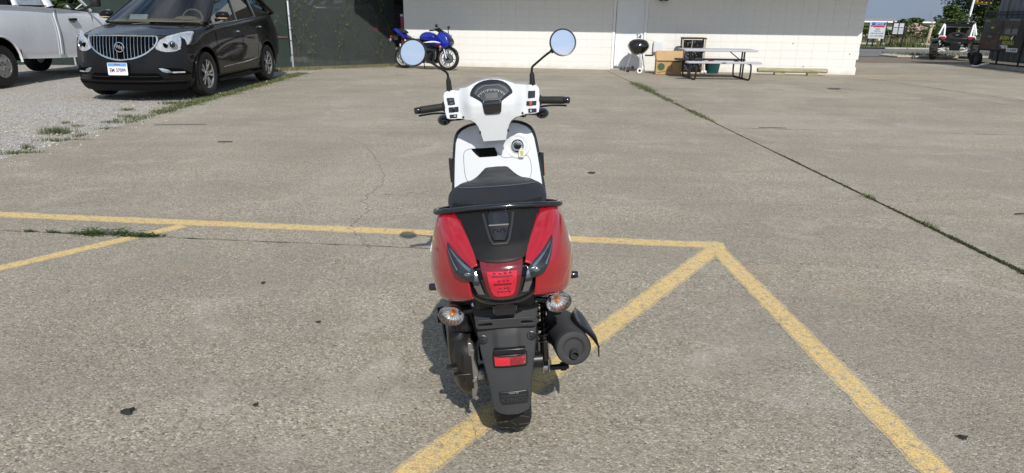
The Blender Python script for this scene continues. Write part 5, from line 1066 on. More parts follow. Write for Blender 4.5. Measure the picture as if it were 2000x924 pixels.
for s in (-1, 1):
    for yy in (0, 3.64):
        car_wheel(TK, s * .87, yy, .395, .25, .215, 6, 'alloy_silver', s, dbl=False, hub=.06)
        MB().tube([(s * 1.008, yy + .505 * math.cos(a), .44 + .505 * math.sin(a)) for a in [R(0 + 180 * k / 24) for k in range(25)]], .022, 6).build('arch_lip', 'truck_white', TK)
    MB().box((s * 1.012, .52, .60), (.012, .03, .16)).build('rust_patch', 'rust', TK, bevel=.003)
    bar('corner_pillar', (s * .95, .72, 1.50), (s * .78, .85, 2.0), .07, .06, 'truck_white', TK); bar('door_pillar', (s * .965, 1.68, 1.49), (s * .80, 1.62, 2.02), .11, .08, 'truck_white', TK); bar('windscreen_pillar', (s * .93, 3.15, 1.42), (s * .76, 2.55, 2.02), .05, .05, 'truck_white', TK)
    MB().grid([[(s * .965, .80, 1.50), (s * .965, 1.52, 1.50)], [(s * .80, .88, 1.98), (s * .80, 1.50, 1.98)]]).build('quarter_window', 'lamp_clear', TK); MB().grid([[(s * .965, 1.86, 1.475), (s * .95, 3.05, 1.42)], [(s * .81, 1.72, 1.99), (s * .78, 2.58, 1.99)]]).build('door_window', 'dark_glass', TK)
    MB().box((s * .985, 1.16, 1.507), (.02, .80, .02)).build('window_sill', 'satin_black', TK)
    dh = MB(); dh.box((s * 1.030, 2.30, 1.235), (.04, .26, .055)); dh.build('door_handle', 'satin_black', TK, bevel=.012); MB().ell((s * 1.008, 2.30, 1.205), .016, .12, .06, 14, 8).build('handle_cup', 'alloy_silver', TK)
    for pts in ([(1.88, 1.49), (1.80, 1.3), (1.86, .9), (1.86, .5)], [(1.44, 1.50), (1.56, 1.42), (1.66, 1.2), (1.70, .9), (1.70, .5)], [(3.05, 1.40), (3.06, .9), (3.05, .46)]):
        MB().tube(cr([(s * (interp([(.5, .985), (.75, 1.002), (1.05, 1.011), (1.29, 1.001), (1.44, .98)], z) + .002), y, z) for y, z in pts], 5), .005, 4).build('panel_gap', 'wheel_well' if pts[0][0] != 1.44 else 'grey_paint', TK)
    MB().tube(cr([(s * .970, 1.78, 1.47), (s * 1.002, 1.74, 1.3), (s * 1.012, 1.78, .95), (s * .985, 1.78, .52)], 5), .024, 8, flat=.45).build('door_edge_bulge', 'truck_white', TK)
    mm = MB(); mm.puff(rrect(s * 1.22, 1.62, .20, .26, .06), lambda p, d: (p[0], 2.92 + d, p[1]), .07, .2); mm.tube([(s * .95, 2.95, 1.47), (s * 1.15, 2.93, 1.55)], .035, 8); mm.build('door_mirror', 'satin_black', TK)
tb = MB(); tb.box((0, 1.65, 2.02), (1.56, 1.75, .08)); tb.build('cab_roof', 'truck_white', TK, bevel=.03); MB().grid([[(-.9, 3.2, 1.42), (.9, 3.2, 1.42)], [(-.74, 2.55, 2.0), (.74, 2.55, 2.0)]]).build('windscreen', 'dark_glass', TK)
MB().box((0, .74, 1.75), (1.6, .04, .48)).build('rear_window', 'dark_glass', TK); ua = MB(); ua.box((0, 1.8, .52), (1.3, 4.6, .16)); ua.lathe([(.12, -.7), (.12, .7)], (0, 0, .40), (1, 0, 0), 12); ua.lathe([(.06, -.7), (.06, .7)], (0, 3.64, .40), (1, 0, 0), 12); ua.build('chassis', 'wheel_well', TK); MB().box((0, -1.28, .62), (1.8, .16, .18)).build('rear_bumper', 'chrome', TK, bevel=.03); MB().box((0, 4.66, .62), (1.8, .2, .22)).build('front_bumper', 'chrome', TK, bevel=.03)
# ---------------------------------------------------------------- blue sport motorcycle
pbr('moto_blue', (.006, .014, .26), .2, coat=1., var=.1); pbr('moto_white', (.75, .76, .80), .3, coat=.5)
MC = thing('sport_motorcycle', 'blue and black sport motorcycle parked by the white wall', 'motorcycle', (-3.06, 19.08, 0), rot=(R(-5), 0, R(-27)))
def mwheel(x, wd, steer, name):
    w_ = bpy.data.objects.new(name, None); C.objects.link(w_); w_.parent = MC; w_.location = (x, 0, .31); w_.rotation_euler = (0, 0, steer); h = wd / 2
    MB().lathe([(.225, -h * .8), (.25, -h), (.285, -h * .85), (.305, -h * .45), (.31, 0), (.305, h * .45), (.285, h * .85), (.25, h), (.225, h * .8)], axis=(0, 1, 0), n=44, closed=True).build('tyre', 'tyre_rubber', w_)
    MB().lathe([(.228, -h * .82), (.222, -h * .75), (.206, -h * .4), (.206, h * .4), (.222, h * .75), (.228, h * .82), (.22, 0)], axis=(0, 1, 0), n=40, closed=True).build('rim', 'alloy_silver', w_)
    for s in (-1, 1): MB().tube([(.224 * math.cos(a), s * h * .80, .224 * math.sin(a)) for a in [k * math.pi / 22 for k in range(44)]], .006, 5, closed=True).build('rim_tape', 'moto_white', w_)
    sp = MB()
    for k in range(10): a = k * math.pi / 5 + (.1 if k % 2 else -.1); d = Vector((math.cos(a), 0, math.sin(a))); e = Vector((math.cos(k * math.pi / 5), 0, math.sin(k * math.pi / 5))); sp.tube([e * .03, d * .212], [.010, .008], 6)
    sp.lathe([(.035, -.05), (.04, 0), (.035, .05)], axis=(0, 1, 0), n=14); sp.build('spokes', 'satin_black', w_)
    for s in (-1, 1): MB().lathe([(.06, s * (h * .9)), (.125, s * (h * .9)), (.125, s * (h * .9 + .004)), (.06, s * (h * .9 + .004))], axis=(0, 1, 0), n=28, closed=True).build('brake_disc', 'bare_steel', w_)
mwheel(0, .15, 0, 'rear_wheel'); mwheel(1.43, .11, R(10), 'front_wheel')
def side(name, pts, half, mat, inset=.2, y0=0, parent=None, smooth=4, sharp=50):
    pp = [(p.x, p.y) for p in cr([(a, b_, 0) for a, b_ in pts + [pts[0]]], smooth)][:-1]; return MB().puff(pp, lambda p, d: (p[0], y0 + d, p[1]), half, inset).build(name, mat, parent or MC, sharp=sharp)
side('lower_fairing', [(1.17, .56), (.80, .66), (.52, .56), (.55, .34), (.66, .19), (.92, .155), (1.08, .20), (1.15, .38)], .20, 'gloss_black', .16)
uf = side('upper_fairing', [(1.50, .64), (1.53, .72), (1.47, .86), (1.36, .97), (1.22, 1.0), (1.12, .88), (.95, .80), (.74, .70), (.80, .63), (1.05, .60), (1.28, .55), (1.42, .58)], .17, 'moto_blue', .14)
side('tank', [(.52, .82), (.60, .93), (.74, .985), (.92, .965), (1.08, .87), (1.05, .78), (.78, .74), (.58, .76)], .145, 'moto_blue', .3)
side('seat', [(.02, .90), (.10, .85), (.38, .79), (.60, .80), (.58, .73), (.3, .70), (.08, .78)], .13, 'seat_vinyl', .25)
side('tail', [(-.38, 1.05), (-.30, 1.07), (-.08, .97), (.12, .86), (.36, .765), (.52, .70), (.46, .64), (.25, .67), (.02, .79), (-.2, .93)], .12, 'moto_blue', .3)
side('pillion_pad', [(-.22, 1.02), (-.12, 1.06), (.04, .99), (.06, .93), (-.1, .95)], .10, 'seat_vinyl', .25); side('frame', [(.35, .74), (.95, .76), (1.05, .55), (.75, .35), (.35, .38), (.25, .6)], .12, 'satin_black', .15)
side('mid_fairing', [(.55, .76), (.80, .72), (1.0, .70), (.9, .58), (.6, .58)], .17, 'satin_black', .2)
for s in (-1, 1):
    side('side_flash', [(.70, .690), (.90, .735), (1.12, .745), (1.30, .70), (1.1, .712), (.9, .70)], .012, 'moto_white', .1, s * .160, uf); side('nose_flash', [(1.28, .92), (1.36, .86), (1.44, .76), (1.38, .80)], .012, 'moto_white', .1, s * .150, uf)
    side('red_flash', [(1.10, .70), (1.20, .695), (1.26, .67), (1.16, .675)], .014, 'red_car', .1, s * .160, uf)
    fk_ = MB(); fk_.tube([(1.43 - .01, s * .095, .31), (1.32, s * .095, .60)], [.026, .024], 10); fk_.build('fork_leg', 'bare_steel', MC); MB().tube([(1.32, s * .095, .60), (1.20, s * .095, .93)], .02, 10).build('fork_tube', 'satin_black', MC)
    MB().ell((1.30, s * .21, .60), .03, .03, .03, 12, 8).build('indicator', 'amber', MC)
    hb_ = MB(); hb_.tube([(1.17, s * .06, .99), (1.12, s * .20, 1.02), (1.04, s * .33, 1.0)], .013, 8); hb_.tube([(1.11, s * .22, 1.02), (1.03, s * .34, 1.0)], .018, 8); hb_.tube([(1.16, s * .22, 1.02), (1.12, s * .34, .99)], .007, 6); hb_.build('handlebar', 'satin_black', MC)
    mm = MB(); mm.ell((1.22, s * .30, 1.13), .03, .06, .045, 14, 10); mm.tube([(1.34, s * .12, .96), (1.27, s * .20, 1.06), (1.23, s * .28, 1.11)], .012, 6); mm.build('mirror', 'satin_black', MC)
    MB().tube([(0, s * .10, .31), (.45, s * .10, .40)], [.03, .035], 8).build('swing_arm', 'satin_black', MC)
sc_ = MB(); rows = [[Vector((1.40 - .26 * v - .25 * abs(x) ** 2 * .5, x * (.14 - .03 * v), .93 + .16 * v - .02 * abs(x))) for x in [-1 + k / 5 for k in range(11)]] for v in (0, .25, .5, .75, 1)]; sc_.grid(rows).build('windscreen', 'dark_glass', MC)
ffm = MB(); rows = [[(1.43 + .325 * math.cos(a), x, .31 + .325 * math.sin(a) - 2 * x * x) for x in (-.065, -.05, 0, .05, .065)] for a in [R(28 + 105 * k / 12) for k in range(13)]]; ffm.grid(rows).build('front_mudguard', 'gloss_black', MC, solid=.004)
MB().tube(cr([(.75, -.12, .22), (.45, -.15, .24), (.25, -.19, .33), (-.12, -.20, .50)], 5), [.025] * 8 + [.05] * 8, 14).build('exhaust', 'satin_black', MC); MB().lathe([(.052, 0), (.05, .05), (.03, .06)], (-.09, -.20, .49), (-.85, 0, .40), 16).build('exhaust_tip', 'bare_steel', MC)
hg = MB(); hg.tube([(-.15, 0, .92), (-.36, 0, .84), (-.44, 0, .74)], [.05, .03, .025], 8); hg.box((-.36, 0, .80), (.10, .16, .10)); rg = hg.build('rear_fender', 'satin_black', MC, bevel=.01); MB().box((-.445, 0, .83), (.03, .14, .06)).build('tail_light', 'red_reflector', rg, bevel=.008); MB().box((-.43, -.09, .75), (.05, .03, .07)).build('rear_indicator', 'lamp_clear', rg, bevel=.01)
side('headlight', [(1.49, .66), (1.535, .72), (1.49, .83), (1.43, .86), (1.44, .72)], .12, 'gloss_black', .1, 0, uf); side('fairing_vent', [(.92, .66), (1.18, .66), (1.30, .60), (1.12, .585)], .016, 'satin_black', .1, -.165, uf)
text_mb('SUZUKI', .072, .002, lambda x, y, z: (x + .80, -.206 - z, y + .235 - x * .18), .001, sx=1.25).build('fairing_lettering', 'moto_white', MC, sharp=20)
eg = MB(); eg.lathe([(.07, -.16), (.08, -.12), (.08, .12), (.07, .16)], (.62, 0, .36), (0, 1, 0), 20); eg.box((.45, 0, .42), (.2, .2, .2)); eg.build('engine', 'engine_black', MC, bevel=.02); MB().tube([(1.13, -.17, .48), (1.14, -.18, .38), (1.12, -.17, .28)], .012, 6).build('fairing_clip', 'bare_steel', MC)
MB().tube([(.55, .12, .25), (.50, .26, .03)], .012, 6).build('side_stand', 'satin_black', MC)
# ---------------------------------------------------------------- off-road buggy
pbr('utv_tyre', (.022, .020, .018), .9, var=.3, bump=.6, bs=26); pbr('utv_white', (.78, .79, .80), .35, coat=.3); pbr('utv_red', (.36, .015, .03), .3, coat=.7)
UT = thing('off_road_buggy', 'black off-road buggy with white roll cage seen from behind', 'buggy', (17.22, 27.0, 0), R(-32))
for y in (0, 2.1):
    for s in (-1, 1):
        w_ = bpy.data.objects.new('wheel', None); C.objects.link(w_); w_.parent = UT; w_.location = (s * .68, y, .31); w_.rotation_euler = (0, R(5 * s), 0)
        MB().lathe([(.17, -.12), (.27, -.14), (.305, -.11), (.31, 0), (.305, .11), (.27, .14), (.17, .12)], axis=(1, 0, 0), n=32, closed=True).build('tyre', 'utv_tyre', w_); MB().lathe([(.17, -.1), (.15, -.02), (0, -.02)], axis=(-s, 0, 0), n=20, caps=False).build('rim', 'satin_black', w_)
        tb = MB()
        for k in range(18): a = k * math.pi / 9; tb.box((.05 * (1 if k % 2 else -1), .315 * math.cos(a), .315 * math.sin(a)), (.12, .04, .03), Matrix.Rotation(a, 3, 'X'))
        tb.build('tread_block', 'utv_tyre', w_)
        MB().tube([(s * .20, y, .44), (s * .58, y, .37)], .022, 8).build('upper_arm', 'utv_white', UT); MB().tube([(s * .22, y, .30), (s * .42, y - .02, .34), (s * .60, y, .26)], .022, 8).build('lower_arm', 'utv_white', UT); MB().tube([(s * .50, y + .05, .38), (s * .36, y + .12, .80)], .04, 10).build('shock', 'utv_white' if s > 0 and y == 0 else 'satin_black', UT)
bd = MB(); bd.box((0, 1.0, .58), (.80, 1.9, .20)); bd.box((0, -.02, .50), (.36, .30, .32)); bd.box((0, .25, .72), (.92, .60, .20)); bd.build('tub', 'satin_black', UT, bevel=.04)
rfa = MB(); rfa.prism([(-.60, .84), (-.62, .74), (-.40, .64), (-.28, .60), (.28, .60), (.40, .64), (.62, .74), (.60, .84), (.36, .70), (.26, .67), (-.26, .67), (-.36, .70)], lambda p: (p[0], -.16, p[1]), lambda p: (p[0], -.06, p[1])); rfa.build('rear_bumper', 'satin_black', UT, bevel=.015)
for s in (-1, 1):
    MB().prism([(s * .36, .72), (s * .36, .88), (s * .60, .88), (s * .64, .76)], lambda p: (p[0], -.05, p[1]), lambda p: (p[0], .15, p[1])).build('rear_corner', 'utv_white', UT, bevel=.02); MB().box((s * .47, -.065, .80), (.20, .04, .12)).build('tail_lamp', 'utv_red', UT, bevel=.015)
    for a, c_ in (((s * .42, .0, .76), (s * .48, .42, 1.36)), ((s * .62, .12, .92), (s * .49, .40, 1.36)), ((s * .48, .42, 1.36), (s * .48, 1.5, 1.36)), ((s * .48, 1.5, 1.36), (s * .60, 2.0, .88)), ((s * .50, .75, 1.34), (s * .56, .80, .6))): MB().tube([a, c_], .03, 8).build('cage_tube', 'utv_white', UT)
    MB().puff(rrect(s * .24, .95, .36, .50, .1), lambda p, d: (p[0], .72 + d, p[1]), .08, .2).build('seat', 'seat_dark', UT); MB().prism([(.3, .52), (.9, .50), (1.5, .55), (1.45, .80), (.9, .74), (.4, .86)], lambda p: (s * .58, p[0], p[1]), lambda p: (s * .61, p[0], p[1])).build('door', 'satin_black', UT, bevel=.01)
    MB().prism([(-.25, .70), (.30, .72), (.32, .78), (-.20, .76)], lambda p: (s * .55, p[0], p[1]), lambda p: (s * .84, p[0], p[1] - .02)).build('wheel_flare', 'satin_black', UT, bevel=.01)
MB().tube([(-.48, .42, 1.22), (.48, .42, 1.22)], .03, 8).build('cage_tube', 'utv_white', UT); MB().box((0, .90, 1.39), (1.06, 1.2, .05)).build('roof', 'satin_black', UT, bevel=.02); MB().box((0, .36, 1.29), (.94, .04, .12)).build('roof_visor', 'satin_black', UT, bevel=.02)
sp_ = bpy.data.objects.new('spare_wheel', None); C.objects.link(sp_); sp_.parent = UT; sp_.location = (0, .10, .86)
MB().lathe([(.15, -.11), (.25, -.13), (.285, -.1), (.29, 0), (.285, .1), (.25, .13), (.15, .11)], axis=(1, 0, 0), n=28, closed=True).build('tyre', 'utv_tyre', sp_); sp_.rotation_euler = (0, 0, R(90)); sp_.scale = (1, 1.15, .55)
hf = MB(); hf.puff([(1.5, .60), (1.6, .86), (2.0, .92), (2.5, .74), (2.55, .55), (2.2, .50)], lambda p, d: (d, p[0], p[1]), .55, .2); hf.build('hood', 'satin_black', UT); MB().tube([(.0, -.06, .40), (.0, -.06, .30)], .01, 5).build('tow_chain', 'bare_steel', UT); MB().lathe([(.05, 0), (.05, .1), (.03, .12)], (.22, -.10, .52), (0, -1, 0), 14).build('exhaust', 'bare_steel', UT)
# ================================================================ PROPS ALONG THE WALL
pbr('enamel_black', (.008, .008, .009), .15, coat=1., var=.1); pbr('aluminium', (.68, .68, .68), .3, metal=.9, var=.05); pbr('card', (.44, .27, .13), .85, var=.06, vs=4, bump=.15); pbr('card_inner', (.50, .33, .17), .85, var=.06); pbr('card_green', (.045, .10, .035), .8, var=.1)
pbr('table_grey', (.40, .40, .43), .55, var=.05, bump=.15, bs=90); pbr('bench_dark', (.16, .16, .18), .6); pbr('powder_black', (.015, .015, .018), .45, var=.1); pbr('tub_green', (.012, .062, .06), .4, var=.08); pbr('red_plastic', (.55, .03, .03), .4); pbr('rust_top', (.20, .09, .05), .85, var=.4, bump=.3); pbr('tan_wood', (.40, .32, .22), .8, var=.15)
t = NT('timber'); mp = t.n('Mapping'); mp.inputs['Scale'].default_value = (1.2, 14, 14); t.l(t.obj(), mp.inputs[0]); t.set(Base__Color=t.ramp(t.noise(2.4, 6, .65, mp.outputs[0]), (.25, (.13, .12, .08)), (.5, (.33, .31, .20)), (.75, (.48, .45, .31))), Roughness=.95); t.bump(t.noise(3, 6, .7, mp.outputs[0]), .8, .02)
# kettle grill
GL = thing('kettle_grill', 'round black kettle grill on three legs in front of the white door', 'grill', (3.37, 18.72, 0), R(-8))
MB().lathe([(0, .455), (.08, .46), (.17, .50), (.25, .58), (.288, .66), (.292, .672), (.28, .672), (.24, .585), (.1, .48)], n=40).build('bowl', 'enamel_black', GL)
ld_ = MB().lathe([(.298, .676), (.298, .690), (.285, .735), (.245, .80), (.17, .848), (.08, .868), (0, .872)], n=40).build('lid', 'enamel_black', GL)
MB().tube(cr([(-.045, -.02, .862), (-.045, -.02, .90), (-.03, -.02, .915), (.03, -.02, .915), (.045, -.02, .90), (.045, -.02, .862)], 3), .007, 6).build('lid_handle', 'aluminium', ld_); MB().box((0, -.02, .918), (.09, .025, .022)).build('handle_grip', 'satin_black', ld_, bevel=.006); MB().lathe([(.035, 0), (.035, .006), (0, .008)], (.10, -.10, .852), (.3, -.3, 1), 14).build('lid_vent', 'aluminium', ld_)
MB().ell((-.05, .06, .97), .02, .02, .02, 10, 8).build('vent_knob', 'satin_black', ld_); MB().tube([(-.05, .06, .87), (-.05, .06, .96)], .006, 6).build('vent_stem', 'satin_black', ld_)
for a, foot in ((-75, 0), (45, 1), (170, 1)):
    d = Vector((math.cos(R(a)), math.sin(R(a)), 0)); MB().tube([d * .17 + Vector((0, 0, .50)), d * .30 + Vector((0, 0, .03 if foot else .06))], .0125 if a != -75 else .02, 8).build('leg', 'aluminium', GL)
for p in (Vector((.06, -.31, .06)), Vector((-.25, -.13, .06))):
    wl = bpy.data.objects.new('wheel', None); C.objects.link(wl); wl.parent = GL; wl.location = p; ax_ = (0.1, -1, 0) if p.x > 0 else (-.9, -.3, 0)
    MB().lathe([(.036, -.02), (.070, -.022), (.073, 0), (.070, .022), (.036, .02)], axis=ax_, n=28, closed=True).build('tyre', 'white_plastic' if p.x > 0 else 'satin_black', wl); MB().lathe([(.046, -.016), (.046, .018), (0, .02)], axis=ax_, n=20).build('hub', 'satin_black', wl)
for k in (0, 1): MB().tube([(-.16 + .0, .08, .42 - k * .0), (.2, .1, .16)], .004, 5).build('brace', 'aluminium', GL)
# cardboard carton
BX = thing('cardboard_box', 'open brown cardboard box with green print beside the grill', 'box', (4.08, 18.12, 0), R(-7))
b = MB(); b.box((0, 0, .19), (.66, .46, .37)); b.build('carton', 'card', BX, bevel=.004)
MB().box((0, -.235, .485), (.66, .008, .25), Matrix.Rotation(R(-4), 3, 'X')).build('front_flap', 'card_inner', BX); MB().box((.35, -.02, .48), (.008, .44, .26), Matrix.Rotation(R(8), 3, 'Y')).build('side_flap', 'card', BX); MB().box((-.35, -.02, .45), (.008, .40, .22), Matrix.Rotation(R(-18), 3, 'Y')).build('side_flap', 'card', BX); MB().box((0, .23, .47), (.64, .008, .22)).build('back_flap', 'card', BX)
MB().lathe([(.095, 0), (0, .001)], (-.20, -.2325, .20), (0, -1, 0), 28).build('round_print', 'card_green', BX)
MB().box((.0, -.2335, .345), (.60, .002, .035)).build('top_print', 'card_green', BX); b = MB()
for p, q in (((-.28, .05), (.0, .11)), ((.0, .11), (.10, .10)), ((.02, .10), (.08, .24)), ((.06, .24), (.10, .12))): b.tube([(p[0], -.2335, p[1]), (q[0], -.2335, q[1])], .006, 4)
b.build('line_print', 'card_green', BX)
# tall woven bin with rusty lid
RK = thing('slatted_bin', 'tall black woven bin with rusty lid behind the picnic table', 'bin', (4.82, 18.62, 0), R(-7)); random.seed(4)
for sx in (-.29, .29):
    for sy in (-.2, .2): MB().box((sx, sy, .45), (.035, .035, .90)).build('corner_post', 'tan_wood' if sy < 0 else 'powder_black', RK, bevel=.004)
MB().box((0, 0, .44), (.52, .34, .84)).build('liner', 'wheel_well', RK)
wv2 = MB(); wv3 = MB()
for i in range(14):
    for j in range(24):
        (wv2 if random.random() < .86 else wv3).box((-.25 + .5 * (i + .5) / 14, -.185 - random.uniform(0, .014), .05 + .80 * (j + .5) / 24), (.5 / 14 * random.uniform(.5, .95), .02, .80 / 24 * random.uniform(.4, .8)), Matrix.Rotation(random.uniform(-.5, .5), 3, 'Y'))
tag(wv2.build('woven_front', 'powder_black', RK), kind='stuff'); tag(wv3.build('woven_glints', 'bench_dark', RK), kind='stuff')
ldp = MB(); ldp.puff(rrect(0, 0, .66, .46, .05), lambda p, d: (p[0], p[1], .915 + d * .5 + .02 * (1 - (p[0] / .33) ** 2)), .02, .05); ldp.build('lid', 'rust_top', RK)
MB().box((0, 0, .895), (.65, .44, .014)).build('lid_rim', 'powder_black', RK); MB().tube([(-.10, -.225, .05), (-.05, -.225, .86)], .012, 6).build('cane', 'tan_wood', RK); MB().tube([(.24, -.24, .02), (.30, -.24, .36)], .012, 6).build('cane', 'tan_wood', RK); MB().box((0, -.21, .02), (.6, .03, .03)).build('foot_bar', 'tan_wood', RK)
# green tub
TB = thing('green_tub', 'dark green plastic tub with red cup under the picnic table', 'tub', (5.38, 18.55, 0))
MB().lathe([(.0, .0), (.165, .0), (.17, .02), (.205, .27), (.212, .275), (.212, .30), (.20, .30), (.19, .27), (.155, .03), (0, .03)], n=32).build('tub_body', 'tub_green', TB); MB().lathe([(.209, .262), (.217, .27), (.217, .285), (.209, .30)], n=32, caps=False).build('tub_rim', 'tub_green', TB)
rc = MB().lathe([(.0, 0), (.07, 0), (.08, .08), (.075, .08), (.06, .01)], (0, 0, 0), n=18).build('red_cup', 'red_plastic'); rc.location = (5.33, 18.55, .302); tag(rc, 'red plastic cup lying on the rim of the green tub', 'cup'); rc.location.z = .29
random.seed(9); b = MB()
for k in range(7): b.ell((random.gauss(0, .03), random.gauss(0, .02), .03 + random.random() * .05), .035, .02, .04, 8, 6)
o = b.build('plastic_bag', 'white_plastic', sharp=20); o.location = (5.10, 18.22, 0); tag(o, 'crumpled white plastic bag beside the green tub', 'bag')
# folding picnic table
PT = thing('picnic_table', 'grey folding picnic table with black tube frame and two benches', 'table', (5.02, 17.02, 0), R(-1))
def slab(name, y, z, L_, w_, th, mat):
    pp = rrect(0, 0, L_, w_, .07); return MB().prism(pp, lambda p: (p[0], y + p[1], z), lambda p: (p[0], y + p[1], z + th)).build(name, mat, PT, bevel=.01)
slab('table_top', 0, .655, 1.80, .74, .05, 'table_grey'); slab('bench', -.62, .395, 1.80, .26, .045, 'table_grey'); slab('bench', .62, .395, 1.80, .26, .045, 'bench_dark'); MB().box((-.02, -.752, .418), (.10, .004, .02)).build('maker_plate', 'satin_black', PT)
for s in (-1, 1):
    x = s * .65
    MB().tube(cr([(x, -.62, .395), (x, -.70, .30), (x, -.69, .12), (x, -.62, .025), (x, -.4, .018), (x, .4, .018), (x, .62, .025), (x, .69, .12), (x, .70, .30), (x, .62, .395)], 4), .021, 8).build('loop_leg', 'powder_black', PT)
    for yy in (-.09, .09): MB().tube([(x, yy, .02), (x, yy, .655)], .021, 8).build('upright', 'powder_black', PT)
    MB().tube([(x, -.62, .385), (x, .62, .385)], .016, 8).build('bench_rail', 'powder_black', PT); MB().tube([(x, 0, .40), (s * .30, 0, .655)], .012, 6).build('brace', 'powder_black', PT)
# timber parking bumper
LG = thing('timber_bumper', 'weathered grey green timber parking bumper lying on blocks by the wall', 'bumper', (7.42, 18.22, 0), R(-5)); random.seed(6)
rows = []
for k in range(31):
    x = -.90 + 1.8 * k / 30; e = 1 if 0 < k < 30 else .93; rows.append([Vector((x, .085 * math.cos(a) * e * (1 + .05 * noise.noise(Vector((x * 3, a, 2)))), .125 + .062 * e * math.copysign(abs(math.sin(a)) ** .6, math.sin(a)) * (1 + .08 * noise.noise(Vector((x * 2, a * 2, 0)))))) for a in [q * math.pi / 8 for q in range(16)]])
b = MB().grid(rows, closed=True); b.f += [tuple(range(16)), tuple(480 + q for q in range(16))]; b.build('beam', 'timber', LG, sharp=50)
for x in (-.33, .52): MB().box((x, -.01, .035), (.26, .15, .068)).build('foot_block', 'timber', LG, bevel=.008)
# ================================================================ MESH CAGE ON THE RIGHT
pbr('cage_steel', (.03, .032, .034), .5, metal=.5, var=.2); pbr('corrugated', (.20, .215, .235), .5, metal=.3, var=.12); pbr('banner_ground', (.016, .015, .016), .35, var=.4, vs=5); pbr('banner_yellow', (.42, .40, .03), .5); pbr('banner_white', (.75, .76, .78), .5); pbr('banner_blue', (.03, .05, .25), .5)
t = NT('banner_photo'); t.set(Base__Color=t.ramp(t.noise(5.5, 7, .75, t.obj(), .8), (.25, (.008, .008, .010)), (.5, (.035, .028, .024)), (.62, (.10, .055, .03)), (.72, (.10, .12, .15)), (.85, (.42, .42, .42))), Roughness=.35)
t = NT('banner_fire'); t.set(Base__Color=t.ramp(t.noise(3.5, 6, .7, t.obj(), 1.), (.3, (.012, .010, .010)), (.55, (.06, .02, .012)), (.75, (.16, .06, .025))), Roughness=.35)
CG = thing('mesh_cage', 'dark steel mesh cage with corrugated panels at the right edge', 'cage', (15.3, 22.75, 0), R(-90))   # local x runs toward the camera
LC = 7.0
b = MB(); n = int(LC / .06); rows = []
for k in range(n + 1): x = LC * k / n; o_ = .03 * (1 if (k // 2) % 2 else -1); rows.append([(x, .42 + o_, .25), (x, .42 + o_, 3.2)])
b.grid(rows).build('corrugated_wall', 'corrugated', CG, sharp=10); MB().box((LC / 2, 1.6, 1.7), (LC, 2.2, 3.0)).build('container', 'corrugated', CG)
b = MB(); hgt = 1.62; sp = .055
def mesh_panel(x0, x1, z0, z1):
    L_, hh = x1 - x0, z1 - z0
    for k in range(int((L_ + hh) / sp)):
        for sg in (1, -1):
            xa = k * sp - (hh if sg > 0 else 0); xb = xa + hh if sg > 0 else k * sp - hh; xa2 = xa if sg > 0 else k * sp
            dx = xb - xa2; ts_ = sorted(((0 - xa2) / dx, (L_ - xa2) / dx)); lo, hi = max(0, ts_[0]), min(1, ts_[1])
            if hi - lo > .01: b.tube([(x0 + xa2 + dx * lo, -.0 + .003 * sg, z0 + hh * lo), (x0 + xa2 + dx * hi, .003 * sg, z0 + hh * hi)], .0022, 3, cap=False)
mesh_panel(0.05, LC, .17, 1.72); tag(b.build('wire_mesh', 'cage_steel', CG, raw=True), kind='stuff')
for x in (0, .95, 1.9, 2.9, 3.9, 4.9, 5.9, 6.9): MB().tube([(x, .02, .12), (x, .02, 3.0)], .028, 8).build('post', 'cage_steel', CG)
for z in (.15, 1.64, 1.72, 2.2, 2.9): MB().tube([(0, .01, z), (LC, .01, z)], .022, 6).build('rail', 'cage_steel', CG)
MB().box((LC / 2 + .25, .22, .07), (LC, .42, .14)).build('sill', 'kerb_concrete', CG, bevel=.01)
ct = bpy.data.objects.new('cage_wheel', None); C.objects.link(ct); ct.parent = CG; ct.location = (.06, -.05, .24); ct.scale = (.8, .7, .8)
MB().lathe([(.16, -.09), (.27, -.10), (.30, 0), (.27, .10), (.16, .09)], axis=(0, 1, 0), n=28, closed=True).build('tyre', 'tyre_rubber', ct); MB().lathe([(.17, -.05), (.10, -.02), (0, -.02)], axis=(0, 1, 0), n=20).build('rim', 'cage_steel', ct)
MB().tube(cr([(.30, -.30, .05), (.55, -.30, .05), (.75, -.25, .12), (.8, -.1, .16)], 5), .03, 8).build('white_pipe', 'grey_paint', CG)
# banner tied to the cage
BN = thing('banner', 'black advertising banner with yellow lettering tied to the mesh cage', 'banner', (15.275, 22.72, 0), R(-90))
X0, X1, Z0, Z1 = .03, 1.93, .54, 1.53
def bp(x, z, d=0): return (x, .0 - d + .012 * math.sin(x * 5) * math.sin(z * 4), z)
MB().grid([[bp(X0 + (X1 - X0) * i / 20, Z0 + (Z1 - Z0) * j / 10) for j in range(11)] for i in range(21)]).build('sheet', 'banner_ground', BN, solid=.004)
def pic(name, x0, x1, z0, z1, mat, d=.006): MB().grid([[bp(x0 + (x1 - x0) * i / 8, z0 + (z1 - z0) * j / 6, d) for j in range(7)] for i in range(9)]).build(name, mat, BN)
pic('photo_print', .10, .88, 1.08, 1.46, 'banner_photo'); pic('photo_print', .96, 1.66, 1.04, 1.50, 'banner_photo'); pic('photo_print', .06, .85, .58, 1.04, 'banner_fire'); pic('road_print', 1.05, 1.62, 1.06, 1.22, 'bench_dark', .009); pic('rider_print', 1.31, 1.38, 1.08, 1.38, 'banner_ground', .012); pic('sky_print', 1.15, 1.62, 1.46, 1.51, 'bench_dark', .009); pic('bike_print', .42, .54, 1.22, 1.27, 'banner_yellow', .009); pic('rider_print', .34, .52, .94, 1.00, 'bench_dark', .009)
